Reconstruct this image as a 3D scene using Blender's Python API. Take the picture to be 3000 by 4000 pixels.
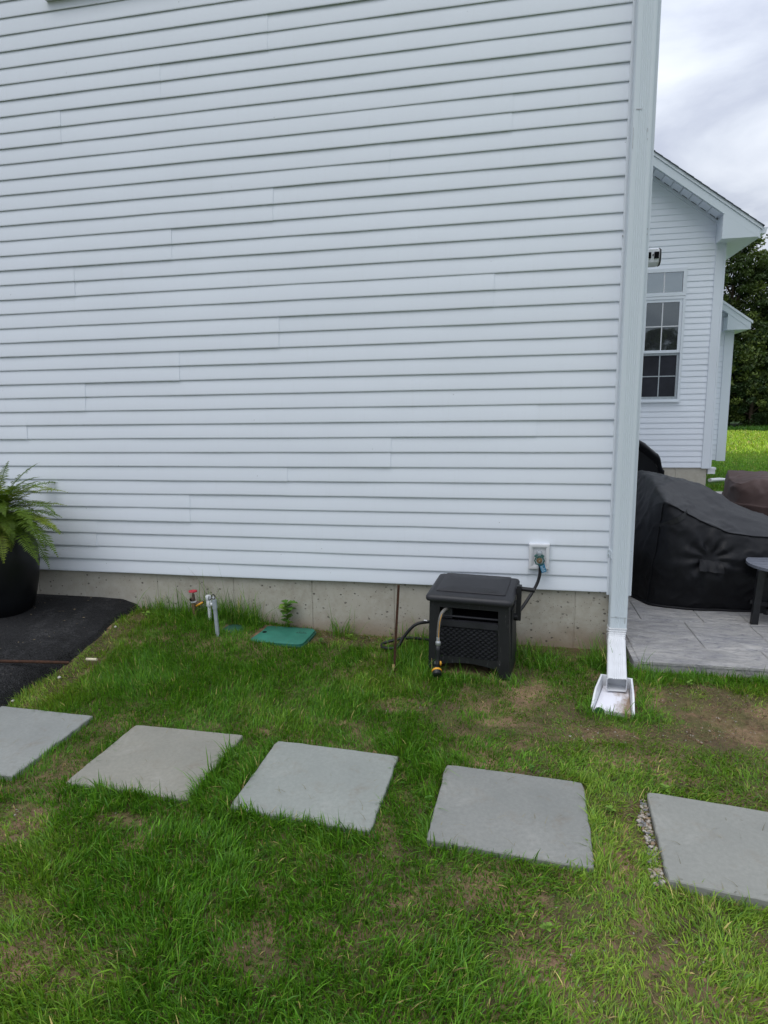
import bpy, math, random
import numpy as np
from mathutils import Vector, Matrix

random.seed(7)
rng = np.random.default_rng(7)
for o in list(bpy.data.objects):
    bpy.data.objects.remove(o)
scene = bpy.context.scene
COL = scene.collection
rad = math.radians

# ------------------------------------------------------------------ camera
CAM_POS = Vector((-0.64234, -4.16761, 1.60166))
PITCH, ROLL, YAW = 0.16227, -0.01439, -0.19738
cd = bpy.data.cameras.new("camera")
cam = bpy.data.objects.new("camera", cd)
COL.objects.link(cam)
fwd = Vector((math.sin(YAW) * math.cos(PITCH), math.cos(YAW) * math.cos(PITCH), -math.sin(PITCH)))
rgt = Vector((math.cos(YAW), -math.sin(YAW), 0))
upv = rgt.cross(fwd)
cr, sr = math.cos(ROLL), math.sin(ROLL)
r2 = rgt * cr + upv * sr
u2 = upv * cr - rgt * sr
cam.matrix_world = Matrix(((r2.x, u2.x, -fwd.x, CAM_POS.x), (r2.y, u2.y, -fwd.y, CAM_POS.y),
                           (r2.z, u2.z, -fwd.z, CAM_POS.z), (0, 0, 0, 1)))
cd.sensor_fit = 'HORIZONTAL'
cd.sensor_width = 36.0
cd.lens = 36.0 * 2450.0 / 3000.0
cd.clip_start = 0.05
cd.clip_end = 3000
scene.camera = cam
scene.render.resolution_x = 768
scene.render.resolution_y = 1024

# ------------------------------------------------------------------ light
SUN_EL, SUN_AZ = rad(64), rad(212)          # azimuth from +Y, clockwise: behind the camera, a little to the left
world = bpy.data.worlds.new("World")
scene.world = world
world.use_nodes = True
wn, wl = world.node_tree.nodes, world.node_tree.links
wn.clear()
wout = wn.new('ShaderNodeOutputWorld')
bg = wn.new('ShaderNodeBackground')
bg.inputs['Strength'].default_value = 0.1
wl.new(bg.outputs[0], wout.inputs[0])
sky = wn.new('ShaderNodeTexSky')
sky.sky_type = 'NISHITA'
sky.sun_disc = False
sky.sun_elevation = SUN_EL
sky.sun_rotation = SUN_AZ
tc = wn.new('ShaderNodeTexCoord')
sep = wn.new('ShaderNodeSeparateXYZ')
wl.new(tc.outputs['Generated'], sep.inputs[0])


def wmath(op, a, b=None, c=None):
    n = wn.new('ShaderNodeMath')
    n.operation = op
    for i, v in enumerate((a, b, c)):
        if v is None:
            continue
        if isinstance(v, (int, float)):
            n.inputs[i].default_value = v
        else:
            wl.new(v, n.inputs[i])
    return n.outputs[0]


zc = wmath('MAXIMUM', sep.outputs['Z'], 0.0)
den = wmath('ADD', zc, 0.22)
cmb = wn.new('ShaderNodeCombineXYZ')
wl.new(wmath('DIVIDE', sep.outputs['X'], den), cmb.inputs[0])
wl.new(wmath('DIVIDE', sep.outputs['Y'], den), cmb.inputs[1])
cn = wn.new('ShaderNodeTexNoise')
cn.inputs['Scale'].default_value = 1.9
cn.inputs['Detail'].default_value = 7
cn.inputs['Roughness'].default_value = 0.52
cn.inputs['Distortion'].default_value = 0.5
wl.new(cmb.outputs[0], cn.inputs['Vector'])
cr1 = wn.new('ShaderNodeValToRGB')
cr1.color_ramp.elements[0].position = 0.34
cr1.color_ramp.elements[0].color = (0.45, 0.49, 0.605, 1)
cr1.color_ramp.elements[1].position = 0.64
cr1.color_ramp.elements[1].color = (0.82, 0.86, 0.935, 1)
e = cr1.color_ramp.elements.new(0.5)
e.color = (0.665, 0.71, 0.80, 1)
wl.new(cn.outputs['Fac'], cr1.inputs[0])
lift = wmath('MULTIPLY_ADD', zc, 15.0, 5.0)          # overcast: brighter towards the zenith
vm = wn.new('ShaderNodeVectorMath')
vm.operation = 'SCALE'
wl.new(cr1.outputs[0], vm.inputs[0])
wl.new(lift, vm.inputs['Scale'])
mixw = wn.new('ShaderNodeMix')
mixw.data_type = 'RGBA'
mixw.inputs[0].default_value = 0.92
wl.new(sky.outputs[0], mixw.inputs[6])
wl.new(vm.outputs[0], mixw.inputs[7])
wl.new(mixw.outputs[2], bg.inputs['Color'])

sd = bpy.data.lights.new("sun", 'SUN')
sd.energy = 1.0
sd.angle = rad(40)
sd.color = (1.0, 0.955, 0.89)
sun = bpy.data.objects.new("sun", sd)
COL.objects.link(sun)
sdir = Vector((math.sin(SUN_AZ) * math.cos(SUN_EL), math.cos(SUN_AZ) * math.cos(SUN_EL), math.sin(SUN_EL)))
sun.rotation_euler = sdir.to_track_quat('Z', 'Y').to_euler()
sun.location = (0, -10, 20)

vs = scene.view_settings
vs.view_transform = 'Standard'
vs.look = 'None'
vs.exposure = 0.28
vs.gamma = 1.0
vs.use_curve_mapping = False

# ------------------------------------------------------------------ helpers


def tag(o, label=None, cat=None, group=None, kind=None):
    if label:
        o['label'] = label
    if cat:
        o['category'] = cat
    if group:
        o['group'] = group
    if kind:
        o['kind'] = kind
    return o


def empty(name, loc=(0, 0, 0), rz=0.0):
    o = bpy.data.objects.new(name, None)
    o.empty_display_size = 0.05
    o.location = loc
    o.rotation_euler = (0, 0, rz)
    COL.objects.link(o)
    return o


def link(name, me, mat=None, parent=None, loc=(0, 0, 0), rot=(0, 0, 0)):
    o = bpy.data.objects.new(name, me)
    if mat is not None and len(me.materials) == 0:
        me.materials.append(mat)
    o.location = loc
    o.rotation_euler = rot
    if parent is not None:
        o.parent = parent
    COL.objects.link(o)
    return o


class MB:
    """collects polygons; build() links them as one mesh object"""

    def __init__(self):
        self.v, self.f = [], []

    def add(self, vs_, fs_):
        b = len(self.v)
        self.v += [tuple(p) for p in vs_]
        self.f += [tuple(b + i for i in f) for f in fs_]
        return self

    def box(self, x0, x1, y0, y1, z0, z1):
        return self.add([(x0, y0, z0), (x1, y0, z0), (x1, y1, z0), (x0, y1, z0),
                         (x0, y0, z1), (x1, y0, z1), (x1, y1, z1), (x0, y1, z1)],
                        [(0, 3, 2, 1), (4, 5, 6, 7), (0, 1, 5, 4), (1, 2, 6, 5), (2, 3, 7, 6), (3, 0, 4, 7)])

    def cbox(self, x0, x1, y0, y1, z0, z1, b=0.004):
        """box with chamfered vertical and top edges"""
        ring = lambda i, z: [(x0 + i + b, y0 + i, z), (x1 - i - b, y0 + i, z), (x1 - i, y0 + i + b, z), (x1 - i, y1 - i - b, z),
                             (x1 - i - b, y1 - i, z), (x0 + i + b, y1 - i, z), (x0 + i, y1 - i - b, z), (x0 + i, y0 + i + b, z)]
        v = ring(0, z0) + ring(0, z1 - b) + ring(b, z1)
        f = [tuple(range(7, -1, -1)), tuple(range(16, 24))]
        for k in (0, 8):
            for i in range(8):
                j = (i + 1) % 8
                f.append((k + i, k + j, k + 8 + j, k + 8 + i))
        return self.add(v, f)

    def prism(self, pts, a0, a1, axis='y'):
        """extrude the 2D polygon along an axis; pts are the two other coordinates in xyz order"""
        n = len(pts)

        def P(p, a):
            return {'y': (p[0], a, p[1]), 'x': (a, p[0], p[1]), 'z': (p[0], p[1], a)}[axis]
        v = [P(p, a0) for p in pts] + [P(p, a1) for p in pts]
        f = [tuple(range(n)), tuple(range(2 * n - 1, n - 1, -1))]
        for i in range(n):
            j = (i + 1) % n
            f.append((i, i + n, j + n, j))
        return self.add(v, f)

    def tube(self, pts, r, n=8, caps=True, squash=None):
        pts = [Vector(p) for p in pts]
        m = len(pts)
        rs = r if hasattr(r, '__len__') else [r] * m
        vv, ff = [], []
        t0 = (pts[1] - pts[0]).normalized()
        nrm = t0.orthogonal().normalized()
        for i, p in enumerate(pts):
            t = (pts[min(i + 1, m - 1)] - pts[max(i - 1, 0)]).normalized()
            nrm = (nrm - t * nrm.dot(t)).normalized()
            bn = t.cross(nrm)
            for k in range(n):
                a = 2 * math.pi * k / n
                vv.append(p + (nrm * math.cos(a) + bn * math.sin(a)) * rs[i])
        for i in range(m - 1):
            for k in range(n):
                k2 = (k + 1) % n
                ff.append((i * n + k, i * n + k2, (i + 1) * n + k2, (i + 1) * n + k))
        if caps:
            ff.append(tuple(range(n - 1, -1, -1)))
            ff.append(tuple((m - 1) * n + k for k in range(n)))
        return self.add(vv, ff)

    def lathe(self, prof, c=(0, 0, 0), n=24, cap0=True, cap1=True):
        vv, ff = [], []
        m = len(prof)
        for (r_, z) in prof:
            for k in range(n):
                a = 2 * math.pi * k / n
                vv.append((c[0] + r_ * math.cos(a), c[1] + r_ * math.sin(a), c[2] + z))
        for i in range(m - 1):
            for k in range(n):
                k2 = (k + 1) % n
                ff.append((i * n + k, i * n + k2, (i + 1) * n + k2, (i + 1) * n + k))
        if cap0:
            ff.append(tuple(range(n - 1, -1, -1)))
        if cap1:
            ff.append(tuple((m - 1) * n + k for k in range(n)))
        return self.add(vv, ff)

    def mesh(self, name, smooth=False):
        me = bpy.data.meshes.new(name)
        me.from_pydata([tuple(p) for p in self.v], [], self.f)
        me.validate()
        if smooth:
            me.shade_smooth()
            if smooth != True:
                pass
        me.update()
        return me

    def build(self, name, mat, parent=None, smooth=False, angle=None, **kw):
        me = self.mesh(name, smooth)
        if angle is not None:
            me.shade_smooth()
            try:
                me.set_sharp_from_angle(angle=rad(angle))
            except Exception:
                pass
        return link(name, me, mat, parent, **kw)


def bez(pts, n=10):
    """Catmull-Rom through the points"""
    P = [Vector(p) for p in pts]
    P = [P[0] * 2 - P[1]] + P + [P[-1] * 2 - P[-2]]
    out = []
    for i in range(1, len(P) - 2):
        for k in range(n):
            t = k / n
            a, b, c, d = P[i - 1], P[i], P[i + 1], P[i + 2]
            out.append(0.5 * ((2 * b) + (c - a) * t + (2 * a - 5 * b + 4 * c - d) * t * t + (3 * b - a - 3 * c + d) * t ** 3))
    out.append(P[-2])
    return out


_perm = np.random.default_rng(3).random((64, 64))


def vnoise(x, y, s=1.0):
    x = np.asarray(x) * s + 17.3
    y = np.asarray(y) * s + 9.1
    xi, yi = np.floor(x).astype(int), np.floor(y).astype(int)
    fx, fy = x - xi, y - yi
    fx, fy = fx * fx * (3 - 2 * fx), fy * fy * (3 - 2 * fy)
    g = lambda a, b: _perm[a % 64, b % 64]
    return (g(xi, yi) * (1 - fx) + g(xi + 1, yi) * fx) * (1 - fy) + (g(xi, yi + 1) * (1 - fx) + g(xi + 1, yi + 1) * fx) * fy


def fbm(x, y, s=1.0, o=3):
    t, a, w = 0, 1.0, 0
    for i in range(o):
        t = t + a * vnoise(np.asarray(x) + i * 5.2, np.asarray(y) - i * 3.7, s * 2 ** i)
        w += a
        a *= 0.5
    return t / w


def sstep(a, b, x):
    t = np.clip((np.asarray(x, float) - a) / (b - a), 0, 1)
    return t * t * (3 - 2 * t)


# ------------------------------------------------------------------ materials


class NT:
    def __init__(self, name):
        self.m = bpy.data.materials.new(name)
        self.m.use_nodes = True
        self.n, self.l = self.m.node_tree.nodes, self.m.node_tree.links
        self.p = self.n['Principled BSDF']
        self.out = self.n['Material Output']

    def node(self, t, **kw):
        nd = self.n.new(t)
        for k, v in kw.items():
            if k in nd.inputs:
                s = nd.inputs[k]
                if hasattr(v, 'is_linked') or isinstance(v, bpy.types.NodeSocket):
                    self.l.new(v, s)
                else:
                    s.default_value = v
            else:
                setattr(nd, k, v)
        return nd

    def coord(self, kind='Object', scale=(1, 1, 1)):
        if kind == 'World':
            s = self.node('ShaderNodeNewGeometry').outputs['Position']
        else:
            s = self.node('ShaderNodeTexCoord').outputs[kind]
        if tuple(scale) != (1, 1, 1):
            s = self.node('ShaderNodeMapping', Vector=s, Scale=scale).outputs[0]
        return s

    def noise(self, vec, scale, detail=4, rough=0.5, dist=0.0):
        return self.node('ShaderNodeTexNoise', Vector=vec, Scale=scale, Detail=detail, Roughness=rough, Distortion=dist).outputs['Fac']

    def voro(self, vec, scale, feature='F1', out='Distance', rnd=1.0):
        nd = self.node('ShaderNodeTexVoronoi', Vector=vec, Scale=scale, Randomness=rnd)
        nd.feature = feature
        return nd.outputs[out]

    def ramp(self, fac, a, b, ca=(0, 0, 0, 1), cb=(1, 1, 1, 1)):
        nd = self.node('ShaderNodeValToRGB', Fac=fac)
        el = nd.color_ramp.elements
        el[0].position, el[1].position = a, b
        el[0].color = tuple(ca) + ((1,) if len(ca) == 3 else ())
        el[1].color = tuple(cb) + ((1,) if len(cb) == 3 else ())
        return nd.outputs[0]

    def mix(self, fac, a, b, blend='MIX'):
        nd = self.n.new('ShaderNodeMix')
        nd.data_type = 'RGBA'
        nd.blend_type = blend
        for i, v in ((0, fac), (6, a), (7, b)):
            if isinstance(v, bpy.types.NodeSocket):
                self.l.new(v, nd.inputs[i])
            elif i == 0:
                nd.inputs[0].default_value = v
            else:
                nd.inputs[i].default_value = tuple(v) + ((1,) if len(v) == 3 else ())
        return nd.outputs[2]

    def math(self, op, a, b=None, c=None):
        nd = self.n.new('ShaderNodeMath')
        nd.operation = op
        for i, v in enumerate((a, b, c)):
            if v is None:
                continue
            if isinstance(v, (int, float)):
                nd.inputs[i].default_value = v
            else:
                self.l.new(v, nd.inputs[i])
        return nd.outputs[0]

    def bump(self, h, strength=0.3, dist=0.01, prev=None):
        nd = self.node('ShaderNodeBump', Height=h, Strength=strength, Distance=dist)
        if prev is not None:
            self.l.new(prev, nd.inputs['Normal'])
        return nd.outputs[0]

    def set(self, color=None, rough=None, normal=None, spec=None, metal=None):
        for k, v in (('Base Color', color), ('Roughness', rough), ('Normal', normal), ('Specular IOR Level', spec), ('Metallic', metal)):
            if v is None:
                continue
            if isinstance(v, bpy.types.NodeSocket):
                self.l.new(v, self.p.inputs[k])
            elif isinstance(v, (tuple, list)):
                self.p.inputs[k].default_value = tuple(v) + ((1,) if len(v) == 3 else ())
            else:
                self.p.inputs[k].default_value = v
        return self.m


def plain(name, col, rough=0.5, spec=0.4, metal=0.0, var=0.18, scale=30.0, bump=0.08, bscale=120.0, bdist=0.002):
    t = NT(name)
    c = t.coord()
    n = t.noise(c, scale, 5, 0.6)
    lo = tuple(x * (1 - var) for x in col)
    hi = tuple(min(1, x * (1 + var)) for x in col)
    colr = t.ramp(n, 0.3, 0.7, lo, hi)
    rn = t.math('MULTIPLY_ADD', n, 0.2, rough - 0.1)
    nb = t.bump(t.noise(c, bscale, 3), bump, bdist)
    return t.set(colr, rn, nb, spec, metal)


def m_vinyl(name, col=(0.735, 0.781, 0.845), specks=True, drips=0.22):
    t = NT(name)
    g = t.coord('World')
    oi = t.node('ShaderNodeObjectInfo').outputs['Random']
    grain = t.noise(t.node('ShaderNodeMapping', Vector=g, Scale=(2.2, 30, 150) if specks else (9, 9, 9)).outputs[0], 4.0, 6, 0.65)
    blot = t.noise(g, 1.3, 4, 0.6)
    c = t.ramp(blot, 0.25, 0.75, tuple(x * 0.945 for x in col), col)
    c = t.mix(t.math('MULTIPLY', oi, 0.35), c, tuple(x * 0.94 for x in col))
    drip = t.noise(t.node('ShaderNodeMapping', Vector=g, Scale=(38, 1, 2.2)).outputs[0], 1.0, 5, 0.7)
    c = t.mix(t.ramp(drip, 0.56, 0.86, (0, 0, 0), (drips, drips, drips)), c, (0.56, 0.58, 0.58))
    if specks:
        v = t.voro(g, 13.0)
        keep = t.voro(g, 13.0, out='Color')
        kr = t.node('ShaderNodeSeparateColor', Color=keep).outputs[0]
        spot = t.math('MULTIPLY', t.ramp(v, 0.028, 0.045, (1, 1, 1), (0, 0, 0)), t.ramp(t.math('ADD', kr, t.math('MULTIPLY', t.ramp(t.node('ShaderNodeSeparateXYZ', Vector=g).outputs[2], 0.4, 0.95, (1, 1, 1), (0, 0, 0)), 0.35)), 0.84, 0.88))
        c = t.mix(t.math('MULTIPLY', spot, 0.65), c, (0.13, 0.12, 0.11))
    nb = t.bump(grain, 0.22, 0.0014)
    return t.set(c, t.math('MULTIPLY_ADD', blot, 0.15, 0.38), nb, 0.35)


def m_concrete():
    t = NT('foundation_concrete')
    g = t.coord('World')
    n1 = t.noise(g, 2.2, 6, 0.6)
    n2 = t.noise(g, 16, 6, 0.65)
    c = t.ramp(n1, 0.3, 0.72, (0.32, 0.296, 0.245), (0.43, 0.402, 0.34))
    c = t.mix(t.ramp(n2, 0.35, 0.75), c, (0.45, 0.43, 0.375))
    z = t.node('ShaderNodeSeparateXYZ', Vector=g).outputs[2]
    zz = t.math('ADD', z, t.math('MULTIPLY', t.math('SUBTRACT', t.noise(g, 5, 6, 0.7), 0.5), 0.22))
    c = t.mix(t.ramp(zz, 0.02, 0.17, (0.75, 0.75, 0.75), (0, 0, 0)), c, (0.23, 0.165, 0.105))
    # pits left by air bubbles
    vec = t.node('ShaderNodeMapping', Vector=g, Scale=(1, 1, 1.25)).outputs[0]
    va = t.voro(vec, 30.0)
    ka = t.node('ShaderNodeSeparateColor', Color=t.voro(vec, 30.0, out='Color')).outputs
    size = t.math('MULTIPLY', ka[0], 0.26)
    pit = t.ramp(t.math('SUBTRACT', va, size), -0.02, 0.02, (1, 1, 1), (0, 0, 0))
    pit = t.math('MULTIPLY', pit, t.ramp(ka[1], 0.62, 0.65))
    vb = t.voro(vec, 70.0)
    kb = t.node('ShaderNodeSeparateColor', Color=t.voro(vec, 70.0, out='Color')).outputs
    pit2 = t.math('MULTIPLY', t.ramp(vb, 0.12, 0.2, (1, 1, 1), (0, 0, 0)), t.ramp(kb[0], 0.62, 0.66))
    pit = t.math('MAXIMUM', pit, pit2)
    edge = t.noise(g, 90, 4, 0.6)
    pit = t.math('MULTIPLY', pit, t.ramp(edge, 0.35, 0.55))
    c = t.mix(t.math('MULTIPLY', pit, 0.85), c, (0.07, 0.064, 0.055))
    h = t.math('SUBTRACT', t.math('MULTIPLY', n2, 0.35), pit)
    nb = t.bump(h, 0.7, 0.006)
    nb = t.bump(t.noise(g, 220, 3), 0.25, 0.002, nb)
    return t.set(c, 0.9, nb, 0.2)


def m_stone(name, base, alt, warm):
    t = NT(name)
    c = t.coord('Object')
    n1 = t.noise(c, 2.6, 7, 0.62, 0.6)
    n2 = t.noise(c, 55, 6, 0.7)
    col = t.ramp(n1, 0.32, 0.68, base, alt)
    col = t.mix(t.ramp(t.noise(c, 1.4, 4, 0.6), 0.45, 0.75, (0, 0, 0), (0.55, 0.55, 0.55)), col, warm)
    col = t.mix(t.ramp(n2, 0.30, 0.75, (0.6, 0.6, 0.6), (0, 0, 0)), col, tuple(x * 0.78 for x in base))
    spots = t.voro(c, 160.0)
    col = t.mix(t.ramp(spots, 0.05, 0.16, (0.35, 0.35, 0.35), (0, 0, 0)), col, (0.13, 0.13, 0.125))
    dirt = t.noise(c, 7.5, 6, 0.75)
    col = t.mix(t.ramp(dirt, 0.54, 0.74, (0, 0, 0), (0.6, 0.6, 0.6)), col, (0.185, 0.16, 0.125))
    halo = t.noise(c, 3.3, 5, 0.7, 1.0)
    col = t.mix(t.ramp(halo, 0.58, 0.70, (0, 0, 0), (0.4, 0.4, 0.4)), col, (0.33, 0.325, 0.30))
    nb = t.bump(t.noise(c, 5, 5, 0.6), 0.35, 0.012)
    nb = t.bump(n2, 0.35, 0.003, nb)
    return t.set(col, 0.82, nb, 0.25)


def m_asphalt():
    t = NT('driveway_asphalt')
    g = t.coord('World')
    n1 = t.noise(g, 2.4, 6, 0.65)
    v = t.voro(g, 120.0)
    k = t.node('ShaderNodeSeparateColor', Color=t.voro(g, 120.0, out='Color')).outputs[0]
    c = t.ramp(n1, 0.35, 0.7, (0.006, 0.006, 0.0068), (0.022, 0.022, 0.024))
    c = t.mix(t.ramp(k, 0.55, 1.0, (0, 0, 0), (0.6, 0.6, 0.6)), c, (0.035, 0.035, 0.038))
    v2 = t.voro(g, 45.0)
    k2 = t.node('ShaderNodeSeparateColor', Color=t.voro(g, 45.0, out='Color')).outputs[1]
    c = t.mix(t.math('MULTIPLY', t.ramp(v2, 0.10, 0.16, (1, 1, 1), (0, 0, 0)), t.ramp(k2, 0.93, 0.95)), c, (0.24, 0.20, 0.15))
    c = t.mix(t.ramp(t.noise(g, 3.6, 6, 0.7), 0.52, 0.68, (0, 0, 0), (0.8, 0.8, 0.8)), c, t.ramp(k, 0.2, 0.9, (0.018, 0.018, 0.019), (0.095, 0.095, 0.098)))
    nb = t.bump(t.noise(g, 40, 4, 0.7), 1.0, 0.03)
    nb = t.bump(v, 1.0, 0.014, nb)
    return t.set(c, 0.8, nb, 0.35)


def m_ground():
    t = NT('ground_soil_and_field')
    g = t.coord('World')
    s = t.node('ShaderNodeSeparateXYZ', Vector=g).outputs
    n1 = t.noise(g, 3.2, 6, 0.62)
    n2 = t.noise(g, 24, 6, 0.7)
    soil = t.ramp(n1, 0.34, 0.66, (0.065, 0.046, 0.029), (0.200, 0.125, 0.075))
    soil = t.mix(t.ramp(n2, 0.3, 0.75), soil, (0.085, 0.066, 0.043))
    thatch = t.ramp(t.noise(g, 60, 5, 0.7), 0.3, 0.8, (0.05, 0.075, 0.018), (0.17, 0.155, 0.06))
    soil = t.mix(t.ramp(t.noise(g, 9, 5, 0.65), 0.42, 0.62, (0.08, 0.08, 0.08), (0.75, 0.75, 0.75)), soil, thatch)
    tan = t.ramp(t.noise(t.node('ShaderNodeMapping', Vector=g, Location=(3.1, 1.7, 0)).outputs[0], 2.2, 5, 0.6), 0.50, 0.62, (0, 0, 0), (0.85, 0.85, 0.85))
    soil = t.mix(tan, soil, t.ramp(n2, 0.3, 0.7, (0.20, 0.125, 0.078), (0.36, 0.23, 0.15)))
    k = t.node('ShaderNodeSeparateColor', Color=t.voro(g, 60.0, out='Color')).outputs
    soil = t.mix(t.math('MULTIPLY', t.ramp(t.voro(g, 60.0), 0.16, 0.24, (1, 1, 1), (0, 0, 0)), t.ramp(k[0], 0.90, 0.92)), soil, (0.25, 0.23, 0.20))
    # lawn behind the house, then the mown field and the rough strip before the trees
    wob = t.math('MULTIPLY', t.math('SUBTRACT', t.noise(g, 0.35, 5, 0.7), 0.5), 5.0)
    yy = t.math('ADD', s[1], wob)
    gn = t.noise(g, 9, 6, 0.75)
    lawn = t.ramp(gn, 0.3, 0.75, (0.026, 0.066, 0.010), (0.085, 0.170, 0.022))
    hn = t.noise(t.node('ShaderNodeMapping', Vector=g, Scale=(0.25, 2.2, 1)).outputs[0], 1.6, 7, 0.72)
    hay = t.ramp(hn, 0.33, 0.72, (0.15, 0.23, 0.02), (0.32, 0.39, 0.03))
    rough = t.ramp(gn, 0.3, 0.75, (0.020, 0.052, 0.012), (0.060, 0.120, 0.020))
    soil = t.mix(t.ramp(t.math('MULTIPLY', s[0], 0.1), 0.15, 0.20), soil, lawn)
    soil = t.mix(t.ramp(t.math('MULTIPLY', s[1], -0.1), 0.31, 0.36, (0, 0, 0), (0.4, 0.4, 0.4)), soil, lawn)
    c = t.mix(t.ramp(t.math('MULTIPLY', s[1], 0.1), 0.72, 0.76), soil, lawn)
    c = t.mix(t.ramp(t.math('MULTIPLY', yy, 0.01), 0.145, 0.19), c, hay)
    c = t.mix(t.ramp(t.math('MULTIPLY', yy, 0.01), 0.355, 0.37), c, rough)
    nb = t.bump(n2, 0.9, 0.02)
    nb = t.bump(t.noise(g, 110, 3), 0.6, 0.006, nb)
    return t.set(c, 0.95, nb, 0.15)


def m_patio():
    t = NT('stamped_concrete')
    g = t.coord('World')
    st = t.node('ShaderNodeMapping', Vector=g, Scale=(1, 2.6, 1)).outputs[0]
    n1 = t.noise(st, 2.0, 7, 0.66, 0.9)
    n2 = t.noise(st, 12, 6, 0.7, 0.8)
    oi = t.node('ShaderNodeObjectInfo').outputs['Random']
    c = t.ramp(n1, 0.32, 0.66, (0.24, 0.243, 0.26), (0.50, 0.485, 0.465))
    c = t.mix(t.ramp(n2, 0.50, 0.66, (0, 0, 0), (0.8, 0.8, 0.8)), c, (0.155, 0.16, 0.195))
    c = t.mix(t.math('MULTIPLY', oi, 0.25), c, (0.40, 0.385, 0.36))
    n3 = t.noise(st, 9, 8, 0.72, 1.4)
    c = t.mix(t.ramp(n3, 0.55, 0.70, (0, 0, 0), (0.6, 0.6, 0.6)), c, (0.55, 0.54, 0.52))
    nb = t.bump(n3, 1.0, 0.035)
    nb = t.bump(t.noise(g, 90, 3), 0.25, 0.003, nb)
    return t.set(c, 0.62, nb, 0.4)


def m_leaf(name, attr=True, col=(0.05, 0.11, 0.02), trans=0.3, rough=0.5):
    t = NT(name)
    if attr:
        c = t.node('ShaderNodeAttribute', attribute_name='tint').outputs['Color']
    else:
        g = t.coord('Object')
        c = t.ramp(t.noise(g, 25, 4, 0.6), 0.3, 0.7, tuple(x * 0.65 for x in col), tuple(x * 1.3 for x in col))
    t.set(c, rough, None, 0.3)
    tr = t.node('ShaderNodeBsdfTranslucent')
    t.l.new(t.mix(1.0, c, (1.0, 1.0, 0.55), 'MULTIPLY'), tr.inputs['Color'])
    ms = t.node('ShaderNodeMixShader', Fac=trans)
    t.l.new(t.p.outputs[0], ms.inputs[1])
    t.l.new(tr.outputs[0], ms.inputs[2])
    t.l.new(ms.outputs[0], t.out.inputs['Surface'])
    return t.m


def m_fabric(name, lo, hi, rough=0.55):
    t = NT(name)
    c = t.coord('Object')
    n = t.noise(c, 3.0, 6, 0.6)
    col = t.ramp(n, 0.3, 0.72, lo, hi)
    nb = t.bump(t.noise(c, 5, 3, 0.5, 0.8), 0.22, 0.02)
    nb = t.bump(t.noise(c, 420, 2), 0.25, 0.0015, nb)
    return t.set(col, t.math('MULTIPLY_ADD', n, 0.2, rough - 0.1), nb, 0.22)


def m_glass(name, refl, dark=(0.012, 0.014, 0.016)):
    t = NT(name)
    c = t.coord('Object')
    t.set(dark, 0.3, None, 0.3)
    gl = t.node('ShaderNodeBsdfGlossy', Roughness=0.02)
    gl.inputs['Color'].default_value = (0.80, 0.90, 0.95, 1)
    nb = t.bump(t.noise(c, 2.0, 2), 0.06, 0.01)
    t.l.new(nb, gl.inputs['Normal'])
    ms = t.node('ShaderNodeMixShader', Fac=refl)
    t.l.new(t.p.outputs[0], ms.inputs[1])
    t.l.new(gl.outputs[0], ms.inputs[2])
    t.l.new(ms.outputs[0], t.out.inputs['Surface'])
    return t.m


def m_plastic_worn(name, col, scratch=(0.12, 0.12, 0.125), rough=0.55):
    t = NT(name)
    g = t.coord('World')
    n = t.noise(g, 6, 6, 0.65)
    c = t.ramp(n, 0.3, 0.72, tuple(x * 0.8 for x in col), tuple(x * 1.35 for x in col))
    s = t.noise(t.node('ShaderNodeMapping', Vector=g, Scale=(60, 60, 9)).outputs[0], 1.0, 6, 0.75, 0.6)
    c = t.mix(t.ramp(s, 0.60, 0.76, (0, 0, 0), (0.85, 0.85, 0.85)), c, scratch)
    nb = t.bump(t.noise(g, 260, 3), 0.3, 0.0015)
    return t.set(c, t.math('MULTIPLY_ADD', n, 0.25, rough - 0.12), nb, 0.4)


def m_rust(name):
    t = NT(name)
    c = t.coord('Object')
    n = t.noise(c, 40, 6, 0.7)
    return t.set(t.ramp(n, 0.3, 0.7, (0.030, 0.018, 0.013), (0.085, 0.040, 0.024)), 0.85, t.bump(n, 0.6, 0.003), 0.2)


M = {}
M['vinyl'] = m_vinyl('white_vinyl')
M['vinyl_far'] = m_vinyl('white_vinyl_wing', specks=False)
M['trim'] = m_vinyl('white_trim', (0.665, 0.715, 0.77), specks=False, drips=0.012)
M['trim2'] = m_vinyl('white_aluminium', (0.615, 0.68, 0.73), specks=False, drips=0.012)
M['white'] = plain('white_plastic', (0.64, 0.655, 0.68), 0.4, 0.4, var=0.05, scale=9)
M['concrete'] = m_concrete()
M['asphalt'] = m_asphalt()
M['ground'] = m_ground()
M['patio'] = m_patio()
M['grass'] = m_leaf('grass_blades', True, trans=0.36, rough=0.45)
M['leaf'] = m_leaf('tree_leaves', True, trans=0.22, rough=0.6)
M['fern'] = m_leaf('fern_green', False, (0.115, 0.195, 0.022), 0.35)
M['fern_light'] = m_leaf('fern_light_green', False, (0.22, 0.29, 0.035), 0.35)
M['fern_dry'] = m_leaf('fern_dry', False, (0.22, 0.13, 0.06), 0.2)
M['weed'] = m_leaf('weed_green', False, (0.085, 0.20, 0.03), 0.3)
M['weed_light'] = m_leaf('weed_light_green', False, (0.17, 0.30, 0.04), 0.3)
M['bark'] = plain('bark', (0.09, 0.07, 0.05), 0.9, 0.1, var=0.4, scale=12, bump=0.6, bscale=25, bdist=0.03)
M['black_fabric'] = m_fabric('black_cover_fabric', (0.0028, 0.003, 0.0040), (0.0065, 0.007, 0.0095), 0.46)
M['brown_fabric'] = m_fabric('brown_cover_fabric', (0.058, 0.037, 0.034), (0.100, 0.066, 0.060), 0.62)
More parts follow.
